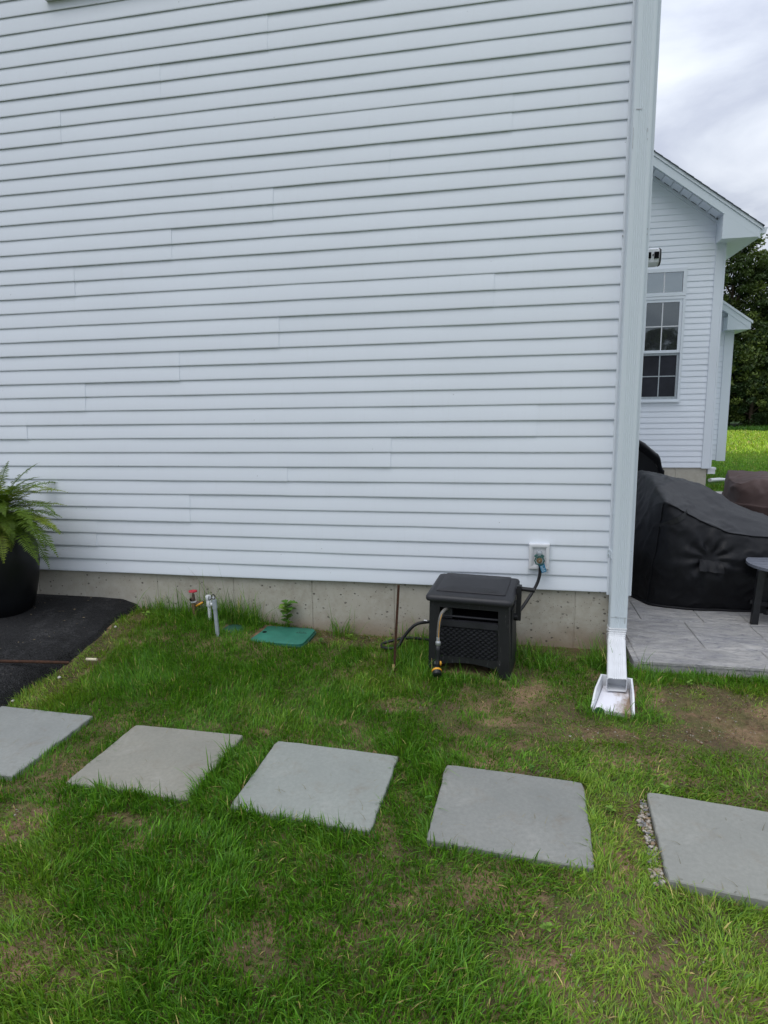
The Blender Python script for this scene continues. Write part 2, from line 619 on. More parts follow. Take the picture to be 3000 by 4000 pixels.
M['pot'] = plain('black_glazed_pot', (0.004, 0.0044, 0.0055), 0.42, 0.35, var=0.4, scale=4, bump=0.15, bscale=30)
M['box'] = m_plastic_worn('dark_grey_plastic', (0.0115, 0.012, 0.0135), (0.20, 0.20, 0.20))
M['boxlid'] = m_plastic_worn('dark_grey_lid_plastic', (0.0165, 0.017, 0.0205), (0.05, 0.05, 0.055), 0.5)
M['black'] = plain('black_rubber', (0.010, 0.0105, 0.012), 0.5, 0.35, var=0.3)
M['blackpl'] = plain('black_plastic', (0.012, 0.013, 0.015), 0.4, 0.4, var=0.3)
M['dark'] = plain('interior_dark', (0.006, 0.006, 0.007), 0.9, 0.05)
M['rust'] = m_rust('rusty_steel')
M['brass'] = plain('weathered_brass', (0.22, 0.15, 0.08), 0.55, 0.5, 0.45, var=0.4, scale=60)
M['bronze'] = plain('dull_bronze', (0.13, 0.095, 0.075), 0.6, 0.5, 0.4, var=0.4, scale=60)
M['red'] = plain('red_enamel', (0.42, 0.018, 0.04), 0.4, 0.4, var=0.25, scale=40)
M['yellow'] = plain('yellow_plastic', (0.62, 0.30, 0.025), 0.45, 0.4, var=0.12)
M['chrome'] = plain('grey_metal', (0.42, 0.43, 0.44), 0.4, 0.5, 0.6, var=0.2)
M['galv'] = plain('galvanised_steel', (0.36, 0.40, 0.43), 0.55, 0.5, 0.25, var=0.15, scale=40)
M['green_lid'] = m_plastic_worn('green_plastic_lid', (0.022, 0.135, 0.095), (0.07, 0.22, 0.17), 0.6)
M['green_dark'] = m_plastic_worn('dark_green_plastic_lid', (0.018, 0.075, 0.05), (0.05, 0.12, 0.09), 0.65)
M['teal'] = plain('teal_metal', (0.03, 0.10, 0.085), 0.4, 0.5, 0.2, var=0.3, scale=60)
M['tag_blue'] = plain('blue_tag', (0.012, 0.19, 0.36), 0.4, 0.4, var=0.1)
M['print_white'] = plain('white_print', (0.65, 0.75, 0.8), 0.5, 0.3, var=0.05)
M['hosegrey'] = plain('grey_hose', (0.15, 0.145, 0.135), 0.5, 0.35, var=0.15, scale=50)
M['wood'] = plain('fresh_wood', (0.45, 0.33, 0.16), 0.7, 0.2, var=0.2, scale=60)
M['tablegrey'] = plain('grey_table_slats', (0.13, 0.14, 0.17), 0.5, 0.35, var=0.12, scale=20)
M['shingle'] = plain('grey_shingle', (0.10, 0.115, 0.13), 0.9, 0.15, var=0.35, scale=50, bump=0.5, bscale=200)
M['glass_hi'] = m_glass('transom_glass', 0.30, (0.05, 0.065, 0.07))
M['glass'] = m_glass('sash_glass', 0.15)
M['screen'] = plain('insect_screen', (0.025, 0.027, 0.034), 0.7, 0.15, var=0.3, scale=3)
M['pebble_w'] = plain('pale_pebble', (0.42, 0.40, 0.36), 0.7, 0.3, var=0.3, scale=20)
M['splash'] = None
M['stain'] = None


def m_splash():
    t = NT('white_splash_plastic')
    g = t.coord('Object')
    s = t.node('ShaderNodeSeparateXYZ', Vector=g).outputs
    n = t.noise(t.node('ShaderNodeMapping', Vector=g, Scale=(1, 0.45, 1)).outputs[0], 22, 6, 0.7)
    f = t.math('ADD', t.math('MULTIPLY', s[0], 5.0), t.math('MULTIPLY', t.math('SUBTRACT', n, 0.5), 1.5))
    c = t.mix(t.ramp(f, 0.0, 0.5, (0, 0, 0), (0.95, 0.95, 0.95)), (0.64, 0.64, 0.69), (0.20, 0.125, 0.065))
    return t.set(c, 0.5, t.bump(t.noise(g, 90, 3), 0.15, 0.002), 0.35)


M['splash'] = m_splash()

# ------------------------------------------------------------------ ground


def gz(x, y):
    """height of the ground"""
    x, y = np.asarray(x, float), np.asarray(y, float)
    left = sstep(-1.4, -3.3, x) * 0.115 * sstep(-1.35, -0.15, y)
    base = -0.022 * sstep(-0.45, -1.15, y)
    return base + left


xs = np.unique(np.concatenate([np.array([-900, -300, -120, -60, -30, -15, -9]), np.linspace(-7, 4, 74), np.array([5, 7, 10, 14, 20, 30, 60, 150, 400, 900])]))
ys = np.unique(np.concatenate([np.array([-900, -300, -120, -60, -30, -15, -8]), np.linspace(-5.5, 0.6, 50), np.array([2, 4, 6, 8, 10, 14, 20, 30, 45, 70, 120, 300, 1200])]))
X, Y = np.meshgrid(xs, ys)
Z = gz(X, Y) + np.where((np.abs(X) < 8) & (Y < 0.3) & (Y > -6), (fbm(X, Y, 2.5) - 0.5) * 0.022, 0)
Z = Z - np.where(Y > 0.3, 0.03, 0) * (Y < 7)
vv = np.stack([X.ravel(), Y.ravel(), Z.ravel()], 1)
nx, ny = len(xs), len(ys)
ff = [(j * nx + i, j * nx + i + 1, (j + 1) * nx + i + 1, (j + 1) * nx + i) for j in range(ny - 1) for i in range(nx - 1)]
me = bpy.data.meshes.new('ground')
me.from_pydata(vv.tolist(), [], ff)
me.shade_smooth()
tag(link('ground', me, M['ground']), 'brown soil and lawn ground running back to a mown field', 'ground', kind='structure')

# driveway with a rolled edge
DRV_X = -3.40


def drive_edge(y):
    return DRV_X + 0.05 * (float(fbm(y * 1.0, 3.3, 2.2)) - 0.5) * 2 + 0.02 * math.sin(y * 7) + 0.03 * (float(fbm(y, 8.1, 16.0)) - 0.5)


def drive_z(y):
    return 0.195 + 0.062 * min(0, y) * 0.9


rows = []
ylist = list(np.linspace(0.018, -2.4, 150)) + [-3, -4, -6, -9]
for y in ylist:
    e = drive_edge(y) + (0.10 if y > -0.12 else 0) * (1 - abs(y) / 0.12 if y > -0.12 else 0) * 0
    z0 = drive_z(max(y, -2.4))
    g0 = float(gz(e, y)) - 0.03
    wv = 0.014 * (float(fbm(y * 3, 1.7, 5)) - 0.5)
    rows.append([(-9.0, y, z0 + 0.01), (-6.0, y, z0 + 0.005), (-4.6, y, z0), (e - 0.30, y, z0 - 0.004 + wv * 0.4), (e - 0.13, y, z0 - 0.012 + wv),
                 (e - 0.055, y, z0 - 0.035 + wv), (e - 0.01, y, (z0 + g0) * 0.5 + 0.01), (e + 0.03, y, g0)])
mb = MB()
nv = len(rows[0])
mb.v = [p for r_ in rows for p in r_]
mb.f = [(j * nv + i, (j + 1) * nv + i, (j + 1) * nv + i + 1, j * nv + i + 1) for j in range(len(rows) - 1) for i in range(nv - 1)]
tag(mb.build('driveway', M['asphalt'], smooth=True), 'black asphalt driveway corner beside the white wall', 'driveway', kind='structure')

mb = MB()
rrc = random.Random(21)
_iv = [(1, 0, 0), (-0.5, 0.8, 0), (-0.5, -0.8, 0), (0.1, 0.1, 0.8), (0, 0, -0.6)]
for i in range(420):
    y = -2.0 * rrc.random() ** 0.9
    x = drive_edge(y) + rrc.gauss(-0.01, 0.045)
    s_ = rrc.uniform(0.003, 0.009)
    a = rrc.uniform(0, 6.28)
    t_ = min(1.0, max(0.0, (x - drive_edge(y) + 0.13) / 0.16))
    z = drive_z(y) * (1 - t_) + (float(gz(x, y)) - 0.004) * t_ + 0.002 - 0.012 * (1 - t_)
    mb.add([(x + (p[0] * math.cos(a) - p[1] * math.sin(a)) * s_, y + (p[0] * math.sin(a) + p[1] * math.cos(a)) * s_, z + p[2] * s_) for p in _iv], [(0, 1, 3), (1, 2, 3), (2, 0, 3), (1, 0, 4), (2, 1, 4), (0, 2, 4)])
tag(mb.build('asphalt_crumbs', M['asphalt']), 'loose black asphalt crumbs along the crumbling driveway edge', 'crumbs', kind='stuff')

mb = MB()
for i in range(70):
    x, y = rrc.uniform(-4.6, -3.5), rrc.uniform(-1.5, -0.02)
    s_ = rrc.uniform(0.004, 0.012)
    a = rrc.uniform(0, 6.28)
    z = drive_z(y) + 0.004
    q = [(-1, 0, 0), (0, 0.4, 0.2), (1, 0.1, 0.0), (0, -0.4, 0.1)]
    mb.add([(x + (p[0] * math.cos(a) - p[1] * math.sin(a)) * s_, y + (p[0] * math.sin(a) + p[1] * math.cos(a)) * s_, z + p[2] * s_) for p in q], [(0, 1, 2, 3)])
tag(mb.build('leaf_litter', plain('dry_litter', (0.30, 0.24, 0.15), 0.8, 0.2, var=0.6, scale=9)), 'dry leaf bits and petals scattered on the black driveway', 'litter', kind='stuff')

# ------------------------------------------------------------------ the house
COURSE = 0.1016
house = empty('house', (0, 0, 0))
tag(house, 'white vinyl-sided house wall with grey concrete foundation and corner downspout', 'house')

PROF = [(0.0270, 0.0150), (0.0036, 0.0), (0.0010, 0.0008), (0.0, 0.0035), (0.0002, 0.010), (0.0014, 0.03), (0.0044, 0.062), (0.0102, 0.111)]


def plank_mesh(name, x0, x1, off=0.0):
    vv, ff = [], []
    m = len(PROF)
    ks = max(1, int((x1 - x0) / 0.4))
    dy, dz = 0.0, 0.0
    for k in range(ks + 1):
        x = x0 + (x1 - x0) * k / ks
        for (y, z) in PROF:
            vv.append((x, y + off + dy, z + dz))
        dy, dz = random.gauss(0, 0.0007), random.gauss(0, 0.0007)
    for k in range(ks):
        b = k * m
        for i in range(m - 1):
            ff.append((b + i, b + m + i, b + m + i + 1, b + i + 1))
    ff.append(tuple(range(m - 1, -1, -1)))
    ff.append(tuple(range(ks * m, (ks + 1) * m)))
    me = bpy.data.meshes.new(name)
    me.from_pydata(vv, [], ff)
    me.shade_smooth()
    me.set_sharp_from_angle(angle=rad(28))
    return me


SEAMS = [-0.531, 0.012 - 3.747, -2.949, -2.193, -1.449, -0.496, -3.726, -2.959, -2.21, -0.781, -3.73, -2.958, -2.217, -1.435, -0.683,
         -3.73, -2.963, -2.207, -1.44, -0.6, -3.73, -2.96, -2.2, -1.45, -0.6, -3.73]
WALL_L = -9.0
plank_cache = {}
for k in range(52):
    base = SEAMS[k // 2]
    cuts = sorted([base + i * 3.747 for i in range(-3, 3) if WALL_L + 0.3 < base + i * 3.747 < -0.12])
    cuts = [c + (0.004 if k % 2 else 0.0) * (1 + random.random()) for c in cuts]
    edges = [WALL_L] + cuts + [0.004]
    for i in range(len(edges) - 1):
        a, b = edges[i], edges[i + 1]
        over = 0.0026 * (len(edges) - 1 - i)
        b2 = b + (0.024 if i < len(edges) - 2 else 0)
        me = plank_mesh('siding_plank', 0, b2 - a, 0)
        o = link('siding_plank', me, M['vinyl'], house,
                 (a, -over + random.uniform(-0.0008, 0.0008), 0.40 + k * COURSE + random.uniform(-0.0006, 0.0006)),
                 (random.uniform(-0.006, 0.006), random.uniform(-0.00012, 0.00012), random.uniform(-0.0002, 0.0002)))
mb = MB().box(WALL_L, 0.135, 0.028, 0.20, 0.41, 5.75)
mb.build('wall', M['vinyl_far'], house)
# side wall towards the patio
side_me = plank_mesh('siding_plank', 0, 7.93, 0)
side_me.materials.append(M['vinyl_far'])
MB().box(0.02, 0.128, 0.2, 8.05, 0.41, 5.75).build('wall', M['vinyl_far'], house)
for k in range(52):
    link('siding_plank', side_me, None, house, (0.146, 0.14, 0.40 + k * COURSE), (0, 0, rad(90)))
# corner post, with its raised channel edges
cp = [(0.0, 0.018), (0.0, -0.010), (0.006, -0.013), (0.020, -0.013), (0.024, -0.009), (0.030, -0.012), (0.118, -0.012), (0.124, -0.009), (0.130, -0.013),
      (0.148, -0.013), (0.152, -0.009), (0.152, 0.13), (0.148, 0.136), (0.128, 0.136), (0.128, 0.018)]
MB().prism(cp, 0.387, 5.74, 'z').build('corner_post', M['trim'], house)
MB().box(0.149, 0.158, 0.06, 0.10, 0.69, 0.72).build('vent_cap', M['trim'], house)
# foundation, cast in panels
fj = [-9.0, -8.5, -7.9, -7.3, -6.7, -6.1, -5.5, -4.885, -4.275, -3.865, -3.241, -2.622, -2.017, -1.413, -0.803, -0.193, 0.128]
for i in range(len(fj) - 1):
    dy = random.uniform(-0.002, 0.002)
    m_ = MB()
    a, b = fj[i] + 0.0022, fj[i + 1] - 0.0022
    m_.add([(a, 0.15, -0.3), (b, 0.15, -0.3), (b, 0.027 + dy, -0.3), (b - 0.003, 0.022 + dy, -0.3), (a + 0.003, 0.022 + dy, -0.3), (a, 0.027 + dy, -0.3),
            (a, 0.15, 0.42), (b, 0.15, 0.42), (b, 0.027 + dy, 0.42), (b - 0.003, 0.022 + dy, 0.42), (a + 0.003, 0.022 + dy, 0.42), (a, 0.027 + dy, 0.42)],
           [(0, 1, 7, 6), (1, 2, 8, 7), (2, 3, 9, 8), (3, 4, 10, 9), (4, 5, 11, 10), (5, 0, 6, 11), (6, 7, 8, 9, 10, 11)])
    m_.build('foundation_panel', M['concrete'], house)
MB().box(-9.0, 0.12, 0.0265, 0.2, -0.3, 0.41).build('foundation', M['concrete'], house)
MB().box(0.02, 0.122, 0.2, 8.05, -0.3, 0.41).build('foundation', M['concrete'], house)
# upper window, only its bottom corner reaches into the picture
wo = MB().box(-3.70, -2.70, -0.028, 0.02, 4.334, 4.395)
wo.box(-3.70, -3.62, -0.028, 0.02, 4.395, 5.45).box(-2.78, -2.70, -0.028, 0.02, 4.395, 5.45).box(-3.70, -2.70, -0.028, 0.02, 5.45, 5.53)
w1 = wo.build('window', M['trim'], house)
MB().box(-3.72, -2.68, -0.045, 0.02, 4.318, 4.332).build('sill', M['trim'], w1)
MB().box(-3.62, -2.78, -0.012, -0.006, 4.395, 5.45).build('pane', M['glass'], w1)
MB().box(-3.62, -2.78, -0.02, -0.013, 4.90, 4.94).build('rail', M['trim'], w1)
# unseen eaves above the frame, added to shade the upper wall
rf = MB().prism([(-0.42, 5.72), (-0.42, 5.90), (4.0, 9.2), (8.5, 5.90), (8.5, 5.72)], WALL_L - 0.3, 0.45, 'x').build('roof', M['shingle'], house)
MB().box(WALL_L - 0.3, 0.45, -0.445, -0.422, 5.70, 5.92).build('fascia', M['trim'], rf)
MB().box(WALL_L - 0.3, 0.45, -0.42, -0.02, 5.69, 5.715).build('soffit', M['trim'], rf)
mbg = MB()
mbg.add([(0.128, 0.14, 5.6), (0.128, 8.05, 5.6), (0.128, 4.0, 9.0), (0.03, 0.14, 5.6), (0.03, 8.05, 5.6), (0.03, 4.0, 9.0)],
        [(0, 1, 2), (5, 4, 3), (0, 2, 5, 3), (1, 4, 5, 2), (0, 3, 4, 1)])
mbg.build('gable_wall', M['vinyl_far'], house)

# downspout: fluted rectangular pipe, corrugated elbow, kicked-out end


def ds_section(w, d, n_fl=5):
    """rounded rectangle with shallow flutes in the front face, centred on x, front at -d/2"""
    pts = []
    r_ = 0.011
    hw, hd = w / 2, d / 2

    def arc(cx, cy, a0):
        for k in range(4):
            a = rad(a0 + 30 * k)
            pts.append((cx + r_ * math.cos(a), cy + r_ * math.sin(a)))
    arc(-hw + r_, -hd + r_, 180)
    for i in range(n_fl):
        c = (i - (n_fl - 1) / 2) * 0.0115 + 0.004
        pts.extend([(c - 0.0042, -hd), (c - 0.002, -hd + 0.0022), (c + 0.002, -hd + 0.0022), (c + 0.0042, -hd)])
    arc(hw - r_, -hd + r_, 270)
    arc(hw - r_, hd - r_, 0)
    arc(-hw + r_, hd - r_, 90)
    return pts


def sweep(stations, sec, name, mat, parent, cap=False):
    """stations: (centre, direction of the front normal in the yz plane, scale)"""
    vv, ff = [], []
    m = len(sec)
    for (c, ang, sc) in stations:
        # ang: tilt of the section; 0 = pipe runs vertically, 90 = pipe runs towards -y
        ca, sa = math.cos(ang), math.sin(ang)
        for (sx, sy) in sec:
            # front (-sy) direction turns from -y to +z as the pipe turns towards -y
            vv.append((c[0] + sx * sc, c[1] + sy * sc * ca, c[2] - sy * sc * sa))
    for i in range(len(stations) - 1):
        for k in range(m):
            k2 = (k + 1) % m
            ff.append((i * m + k, (i + 1) * m + k, (i + 1) * m + k2, i * m + k2))
    me = bpy.data.meshes.new(name)
    me.from_pydata(vv, [], ff)
    o = link(name, me, mat, parent)
    return o


sec = ds_section(0.106, 0.078)
dpx, dpy = 0.067, -0.055
dsp = sweep([((dpx, dpy, 5.69), 0, 1), ((dpx, dpy, 2.995), 0, 1)], sec, 'downspout', M['trim2'], house)
sweep([((dpx + 0.001, dpy, 3.03), 0, 1.02), ((dpx, dpy, 0.175), 0, 1.02)], sec, 'pipe', M['trim2'], dsp)
# corrugations, then the straight shoe
st = []
zc_, yc_ = 0.192, dpy
ang = 0.0
nring = 6
for i in range(nring * 4):
    u = i / (nring * 4 - 1)
    ang = rad(78) * u ** 1.3
    ph = (i % 4)
    sc = 1.03 + (0.065 if ph in (1, 2) else 0.0) * (1 - u * 0.8) - 0.05 * u * u
    st.append(((dpx - 0.012 * u, yc_, zc_), ang, sc))
    step = 0.0056
    zc_ -= step * math.cos(ang)
    yc_ -= step * math.sin(ang)
elb = sweep(st, sec, 'elbow', M['white'], dsp)
c_end = Vector((-0.026, -0.668, 0.058))
c_st = Vector((dpx - 0.012, yc_, zc_))
dirv = (c_end - c_st)
angs = math.pi / 2 - math.atan2(-(dirv.z), -dirv.y) if False else math.atan2(-dirv.y, -dirv.z)
mids = [c_st.lerp(c_end, t_) for t_ in (0, 0.03, 0.97, 1.0)]
sh = sweep([(mids[0], angs, 1.065), (mids[1], angs, 1.045), (mids[2], angs, 1.02), (mids[3], angs, 1.03)], sec, 'shoe', M['white'], dsp)
sm = sh.modifiers.new('thick', 'SOLIDIFY')
sm.thickness = 0.0035
sm.offset = -1
for sx in (-1, 1):
    MB().box(dpx + sx * 0.0555 - 0.004, dpx + sx * 0.0555 + 0.004, -0.085, -0.008, 0.645, 0.69).build('strap', M['trim2'], dsp)
    MB().box(dpx + sx * 0.056 - (0.020 if sx < 0 else -0.0), dpx + sx * 0.056 + (0.020 if sx > 0 else 0.0), -0.017, -0.0135, 0.645, 0.69).build('strap_tab', M['trim2'], dsp)
# seams and scuffs in the pipe face
MB().box(dpx - 0.050, dpx + 0.050, dpy - 0.0415, dpy - 0.0395, 0.262, 0.2635).build('lap_seam', M['chrome'], dsp)

for (xa, xb, za, zb) in ((0.030, 0.062, 3.252, 3.257), (0.094, 0.098, 3.13, 3.15), (0.0965, 0.0995, 3.09, 3.097), (0.006 + 0.012, 0.0205, 3.05, 3.16), (0.104, 0.1075, 0.225, 0.262), (0.046, 0.056, 0.2655, 0.2675)):
    MB().box(xa, xb, dpy - 0.0409, dpy - 0.0402, za, zb).build('scuff', M['chrome'], dsp)
for sx in (-1, 1):
    for z_ in (0.655, 0.680, 2.60, 2.63):
        MB().tube([(dpx + sx * 0.068, -0.0125, z_), (dpx + sx * 0.068, -0.0190, z_)], 0.0038, 8).build('screw', M['chrome'], dsp)

# ------------------------------------------------------------------ rear wing of the house
WY = 8.09
wing = empty('house_wing', (2.9, WY, 0))
tag(wing, 'white-sided rear wing with gable end and tall divided window beyond the patio', 'house wing')
wing.location = (0, 0, 0)
WB = 0.474
SL = 0.731


def soffit_z(x):
    return 5.481 - SL * (x - 1.72)


def wing_plank(x0, x1, z):
    me = plank_mesh('siding_plank', 0, x1 - x0)
    link('siding_plank', me, M['vinyl_far'], wing, (x0, WY + random.uniform(-0.0008, 0.0008), z))


WX0 = 0.16
WIN = (1.62, 2.345, 1.665, 3.955)
for k in range(62):
    z = WB + k * COURSE
    xr = 2.79
    xs_ = 1.72 + (5.481 - z) / SL
    xr = min(xr, xs_)
    if xr < WX0 + 0.1:
        break
    if z + 0.10 > WIN[2] and z < WIN[3]:
        if z < WIN[2] - 0.03 or z + 0.106 > WIN[3] + 0.05:
            wing_plank(WX0, xr, z)
        else:
            wing_plank(WX0, WIN[0] + 0.01, z)
            wing_plank(WIN[1] - 0.01, xr, z)
    else:
        wing_plank(WX0, xr, z)
mb = MB()
ptsw = [(-2.6, 0.45), (2.90, 0.45), (2.90, 4.65), (0.15, 6.66), (-2.6, 4.65)]
mb.prism(ptsw, WY + 0.028, WY + 0.2, 'y')
mb.build('wall', M['vinyl_far'], wing)
MB().box(2.80, 2.94, WY + 0.2, 13.2, 0.45, 4.5).build('wall', M['vinyl_far'], wing)
# corner post
MB().prism([(2.787, WY + 0.02), (2.787, WY - 0.014), (2.795, WY - 0.016), (2.912, WY - 0.016), (2.918, WY - 0.010), (2.924, WY - 0.016), (2.95, WY - 0.016), (2.95, WY + 0.14),
            (2.93, WY + 0.14), (2.93, WY + 0.02)], WB - 0.013, 4.50, 'z').build('corner_post', M['trim'], wing)
# foundation panels
for a, b in ((0.16, 0.75), (0.754, 1.36), (1.364, 1.95), (1.954, 2.36), (2.364, 2.885)):
    MB().box(a, b, WY + 0.025, WY + 0.25, -0.2, WB + 0.01).build('foundation_panel', M['concrete'], wing)
MB().box(2.70, 2.885, WY + 0.2512, 13.2, -0.2, WB).build('foundation_panel', M['concrete'], wing)

# gable roof of the wing
OH = WY - 0.34


def rake_poly(z_top0, thick, x_hi, x_lo=3.36):
    f = lambda x: 5.75 - SL * (x - 1.65) + z_top0
    return [(x_hi, f(x_hi)), (x_lo, f(x_lo)), (x_lo, f(x_lo) - thick), (x_hi, f(x_hi) - thick)]


X_HI = 0.15
roofw = MB().prism(rake_poly(-0.035, 0.16, X_HI, 3.33), OH + 0.03, 13.5, 'y').build('roof', M['trim'], wing)
MB().prism(rake_poly(-0.06, 0.15, X_HI, 3.352), OH, OH + 0.028, 'y').build('rake_board', M['trim2'], roofw)
MB().prism(rake_poly(0.0, 0.058, X_HI, 3.375), OH - 0.014, OH + 0.029, 'y').build('rake_trim', M['trim'], roofw)
# mirrored far slope, behind the ridge
lft = [(X_HI * 2 - x, z) for x, z in rake_poly(-0.035, 0.16, X_HI, 3.33)]
MB().prism([(x, z) for x, z in lft], OH + 0.03, 13.5, 'y').build('roof_slope', M['shingle'], roofw)
# shingle courses
sl_len = 3.23
n_sh = 26
for i in range(n_sh):
    xa = 3.40 - i * (3.25 / n_sh)
    xb = xa - 3.25 / n_sh - 0.03
    f = lambda x: 5.75 - SL * (x - 1.65)
    me = MB()
    me.prism([(xa, f(xa) + 0.002), (xa, f(xa) + 0.016), (xb, f(xb) + 0.007), (xb, f(xb) + 0.001)], OH - 0.03 - random.uniform(0, 0.008), 13.52, 'y')
    me.build('shingle_course', M['shingle'], roofw)
# vented soffit: short panels with dark slots at the wall
ns = 17
x_lo, x_hi = 2.74, X_HI
for i in range(ns):
    xa = x_lo - (x_lo - x_hi) * i / ns
    xb = x_lo - (x_lo - x_hi) * (i + 1) / ns + 0.012
    me = MB()
    me.prism([(xa, soffit_z(xa) - 0.004), (xb, soffit_z(xb) - 0.004), (xb, soffit_z(xb) + 0.010), (xa, soffit_z(xa) + 0.010)], OH + 0.032, WY - 0.02, 'y')
    me.build('soffit_panel', M['trim'], roofw)
    xm = (xa + xb) / 2
    MB().prism([(xm + 0.055, soffit_z(xm + 0.055) - 0.006), (xm - 0.03, soffit_z(xm - 0.03) - 0.006), (xm - 0.03, soffit_z(xm - 0.03) - 0.0042), (xm + 0.055, soffit_z(xm + 0.055) - 0.0042)],
               WY - 0.055, WY - 0.034, 'y').build('soffit_vent', M['dark'], roofw)
fz = lambda x: soffit_z(x) - 0.006
MB().prism([(2.79, fz(2.79)), (X_HI, fz(X_HI)), (X_HI, fz(X_HI) - 0.055), (2.79, fz(2.79) - 0.055)], WY - 0.022, WY + 0.0, 'y').build('frieze_trim', M['trim'], wing)
# boxed return and eave
rt = MB().prism([(2.772, 4.322), (3.345, 4.322), (3.352, 4.46), (2.772, 4.70 + 0.01)], OH + 0.001, OH + 0.027, 'y')
rt.build('eave_return', M['trim2'], roofw)
MB().prism([(2.772, 4.322), (2.80, 4.322), (2.80, 4.70), (2.772, 4.70)], OH + 0.028, WY + 0.0, 'y').build('return_side', M['trim'], roofw)
MB().box(2.80, 3.34, OH + 0.0282, 13.4, 4.322, 4.335).build('eave_soffit', M['trim2'], roofw)
MB().box(3.335, 3.354, OH + 0.029, 13.45, 4.318, 4.50).build('eave_fascia', M['trim2'], roofw)
gt = MB().prism([(3.356, 4.37), (3.44, 4.37), (3.46, 4.44), (3.475, 4.47), (3.465, 4.47), (3.45, 4.44), (3.435, 4.38), (3.362, 4.38), (3.362, 4.47), (3.356, 4.47)], OH + 0.02, 13.4, 'y')
gt.prism([(3.357, 4.372), (3.44, 4.372), (3.459, 4.44), (3.470, 4.468), (3.357, 4.468)], OH + 0.014, OH + 0.0195, 'y')
gt.build('gutter', M['trim'], roofw)

# tall window with transom
win = empty('window', (0, 0, 0))
win.parent = wing
yf, yb = WY - 0.035, WY + 0.03


def frame(mbx, x0, x1, z0, z1, t_, y0, y1):
    mbx.box(x0, x0 + t_, y0, y1, z0, z1).box(x1 - t_, x1, y0, y1, z0, z1)
    mbx.box(x0 + t_, x1 - t_, y0, y1, z0, z0 + t_).box(x0 + t_, x1 - t_, y0, y1, z1 - t_, z1)
    return mbx


cas = MB()
frame(cas, 1.612, 2.347, 3.49, 3.955, 0.062, yf, yb)
frame(cas, 1.612, 2.347, 1.665, 3.484, 0.045, yf + 0.002, yb)
cas.build('casing', M['trim'], win)
MB().box(1.60, 2.36, yf - 0.012, yf, 1.655, 1.68).build('sill', M['trim'], win)
frame(MB(), 1.658, 2.30, 2.52, 3.438, 0.048, yf + 0.012, yb).build('upper_sash', M['trim'], win)
frame(MB(), 1.658, 2.30, 1.712, 2.52, 0.040, yf + 0.03, yb).build('lower_sash', M['galv'], win)
MB().box(1.658, 2.30, yf + 0.005, yf + 0.012, 2.522, 2.56).build('meeting_rail', M['trim'], win)


def panes(x0, x1, z0, z1, nc, nr, y, mat, mun, mat_m, t_=0.018):
    for i in range(nc):
        for j in range(nr):
            xa, xb = x0 + (x1 - x0) * i / nc, x0 + (x1 - x0) * (i + 1) / nc
            za, zb = z0 + (z1 - z0) * j / nr, z0 + (z1 - z0) * (j + 1) / nr
            MB().box(xa + 0.004, xb - 0.004, y + random.uniform(0, 0.001), y + 0.006, za + 0.004, zb - 0.004).build('pane', mat, win,
                                                                                 rot=(0, 0, 0))
    for i in range(1, nc):
        xc = x0 + (x1 - x0) * i / nc
        MB().box(xc - t_ / 2, xc + t_ / 2, y - 0.006, y - 0.001, z0, z1).build('muntin', mat_m, win)
    for j in range(1, nr):
        z_ = z0 + (z1 - z0) * j / nr
        MB().box(x0, x1, y - 0.0065, y - 0.0015, z_ - t_ / 2, z_ + t_ / 2).build('muntin', mat_m, win)


panes(1.674, 2.285, 3.552, 3.893, 2, 1, yf + 0.022, M['glass_hi'], 1, M['white'])
panes(1.706, 2.252, 2.568, 3.39, 2, 2, yf + 0.030, M['glass'], 1, M['white'])
panes(1.698, 2.260, 1.752, 2.48, 2, 2, yf + 0.045, M['screen'], 1, M['galv'])
MB().box(1.70, 2.258, yf + 0.036, yf + 0.0375, 1.754, 1.757).build('screen_edge', M['galv'], win)

# bump-out on the far side of the wing
BY = 9.47
for k in range(28):
    z = 0.502 + k * COURSE
    me = plank_mesh('siding_plank', 0, 0.50)
    if z < 3.26:
        link('siding_plank', me, M['vinyl_far'], wing, (2.95, BY, z))
MB().prism([(2.94, 0.50), (3.58, 0.50), (3.58, 3.05), (2.94, 3.50)], BY + 0.028, 11.6, 'y').build('bump_out', M['vinyl_far'], wing)
MB().box(3.435, 3.60, BY - 0.014, BY + 0.15, 0.487, 3.06).build('corner_post', M['trim'], wing)
fb = lambda x: 3.55 - 0.724 * (x - 3.275)
br = MB().prism([(2.95, fb(2.95) - 0.03), (3.80, fb(3.80) - 0.03), (3.80, fb(3.80) - 0.12), (2.95, fb(2.95) - 0.12)], 9.22, 11.9, 'y').build('bump_roof', M['trim2'], wing)
MB().prism([(2.95, fb(2.95)), (3.83, fb(3.83)), (3.83, fb(3.83) - 0.045), (2.95, fb(2.95) - 0.045)], 9.185, 11.95, 'y').build('rake_trim', M['trim'], br)
MB().prism([(2.95, fb(2.95) - 0.045), (3.80, fb(3.80) - 0.045), (3.80, fb(3.80) - 0.165), (2.95, fb(2.95) - 0.165)], 9.20, 9.219, 'y').build('rake_board', M['trim2'], br)
MB().prism([(3.389, 3.0), (3.795, 3.0), (3.795, 3.01), (3.389, 3.31)], 9.205, 9.2185, 'y').build('eave_return', M['trim2'], br)
MB().box(3.39, 3.795, 9.2187, 11.9, 3.0, 3.012).build('eave_soffit', M['trim2'], br)
MB().box(3.39, 3.41, 9.219, BY - 0.015, 3.012, 3.25).build('return_side', M['trim'], br)
# foot of the wing downspout
MB().box(2.905, 3.03, WY + 0.02, WY + 0.15, 0.36, 0.44).box(2.895, 3.04, WY + 0.01, WY + 0.16, 0.44, 0.475).build('downspout_boot', M['white'], wing)

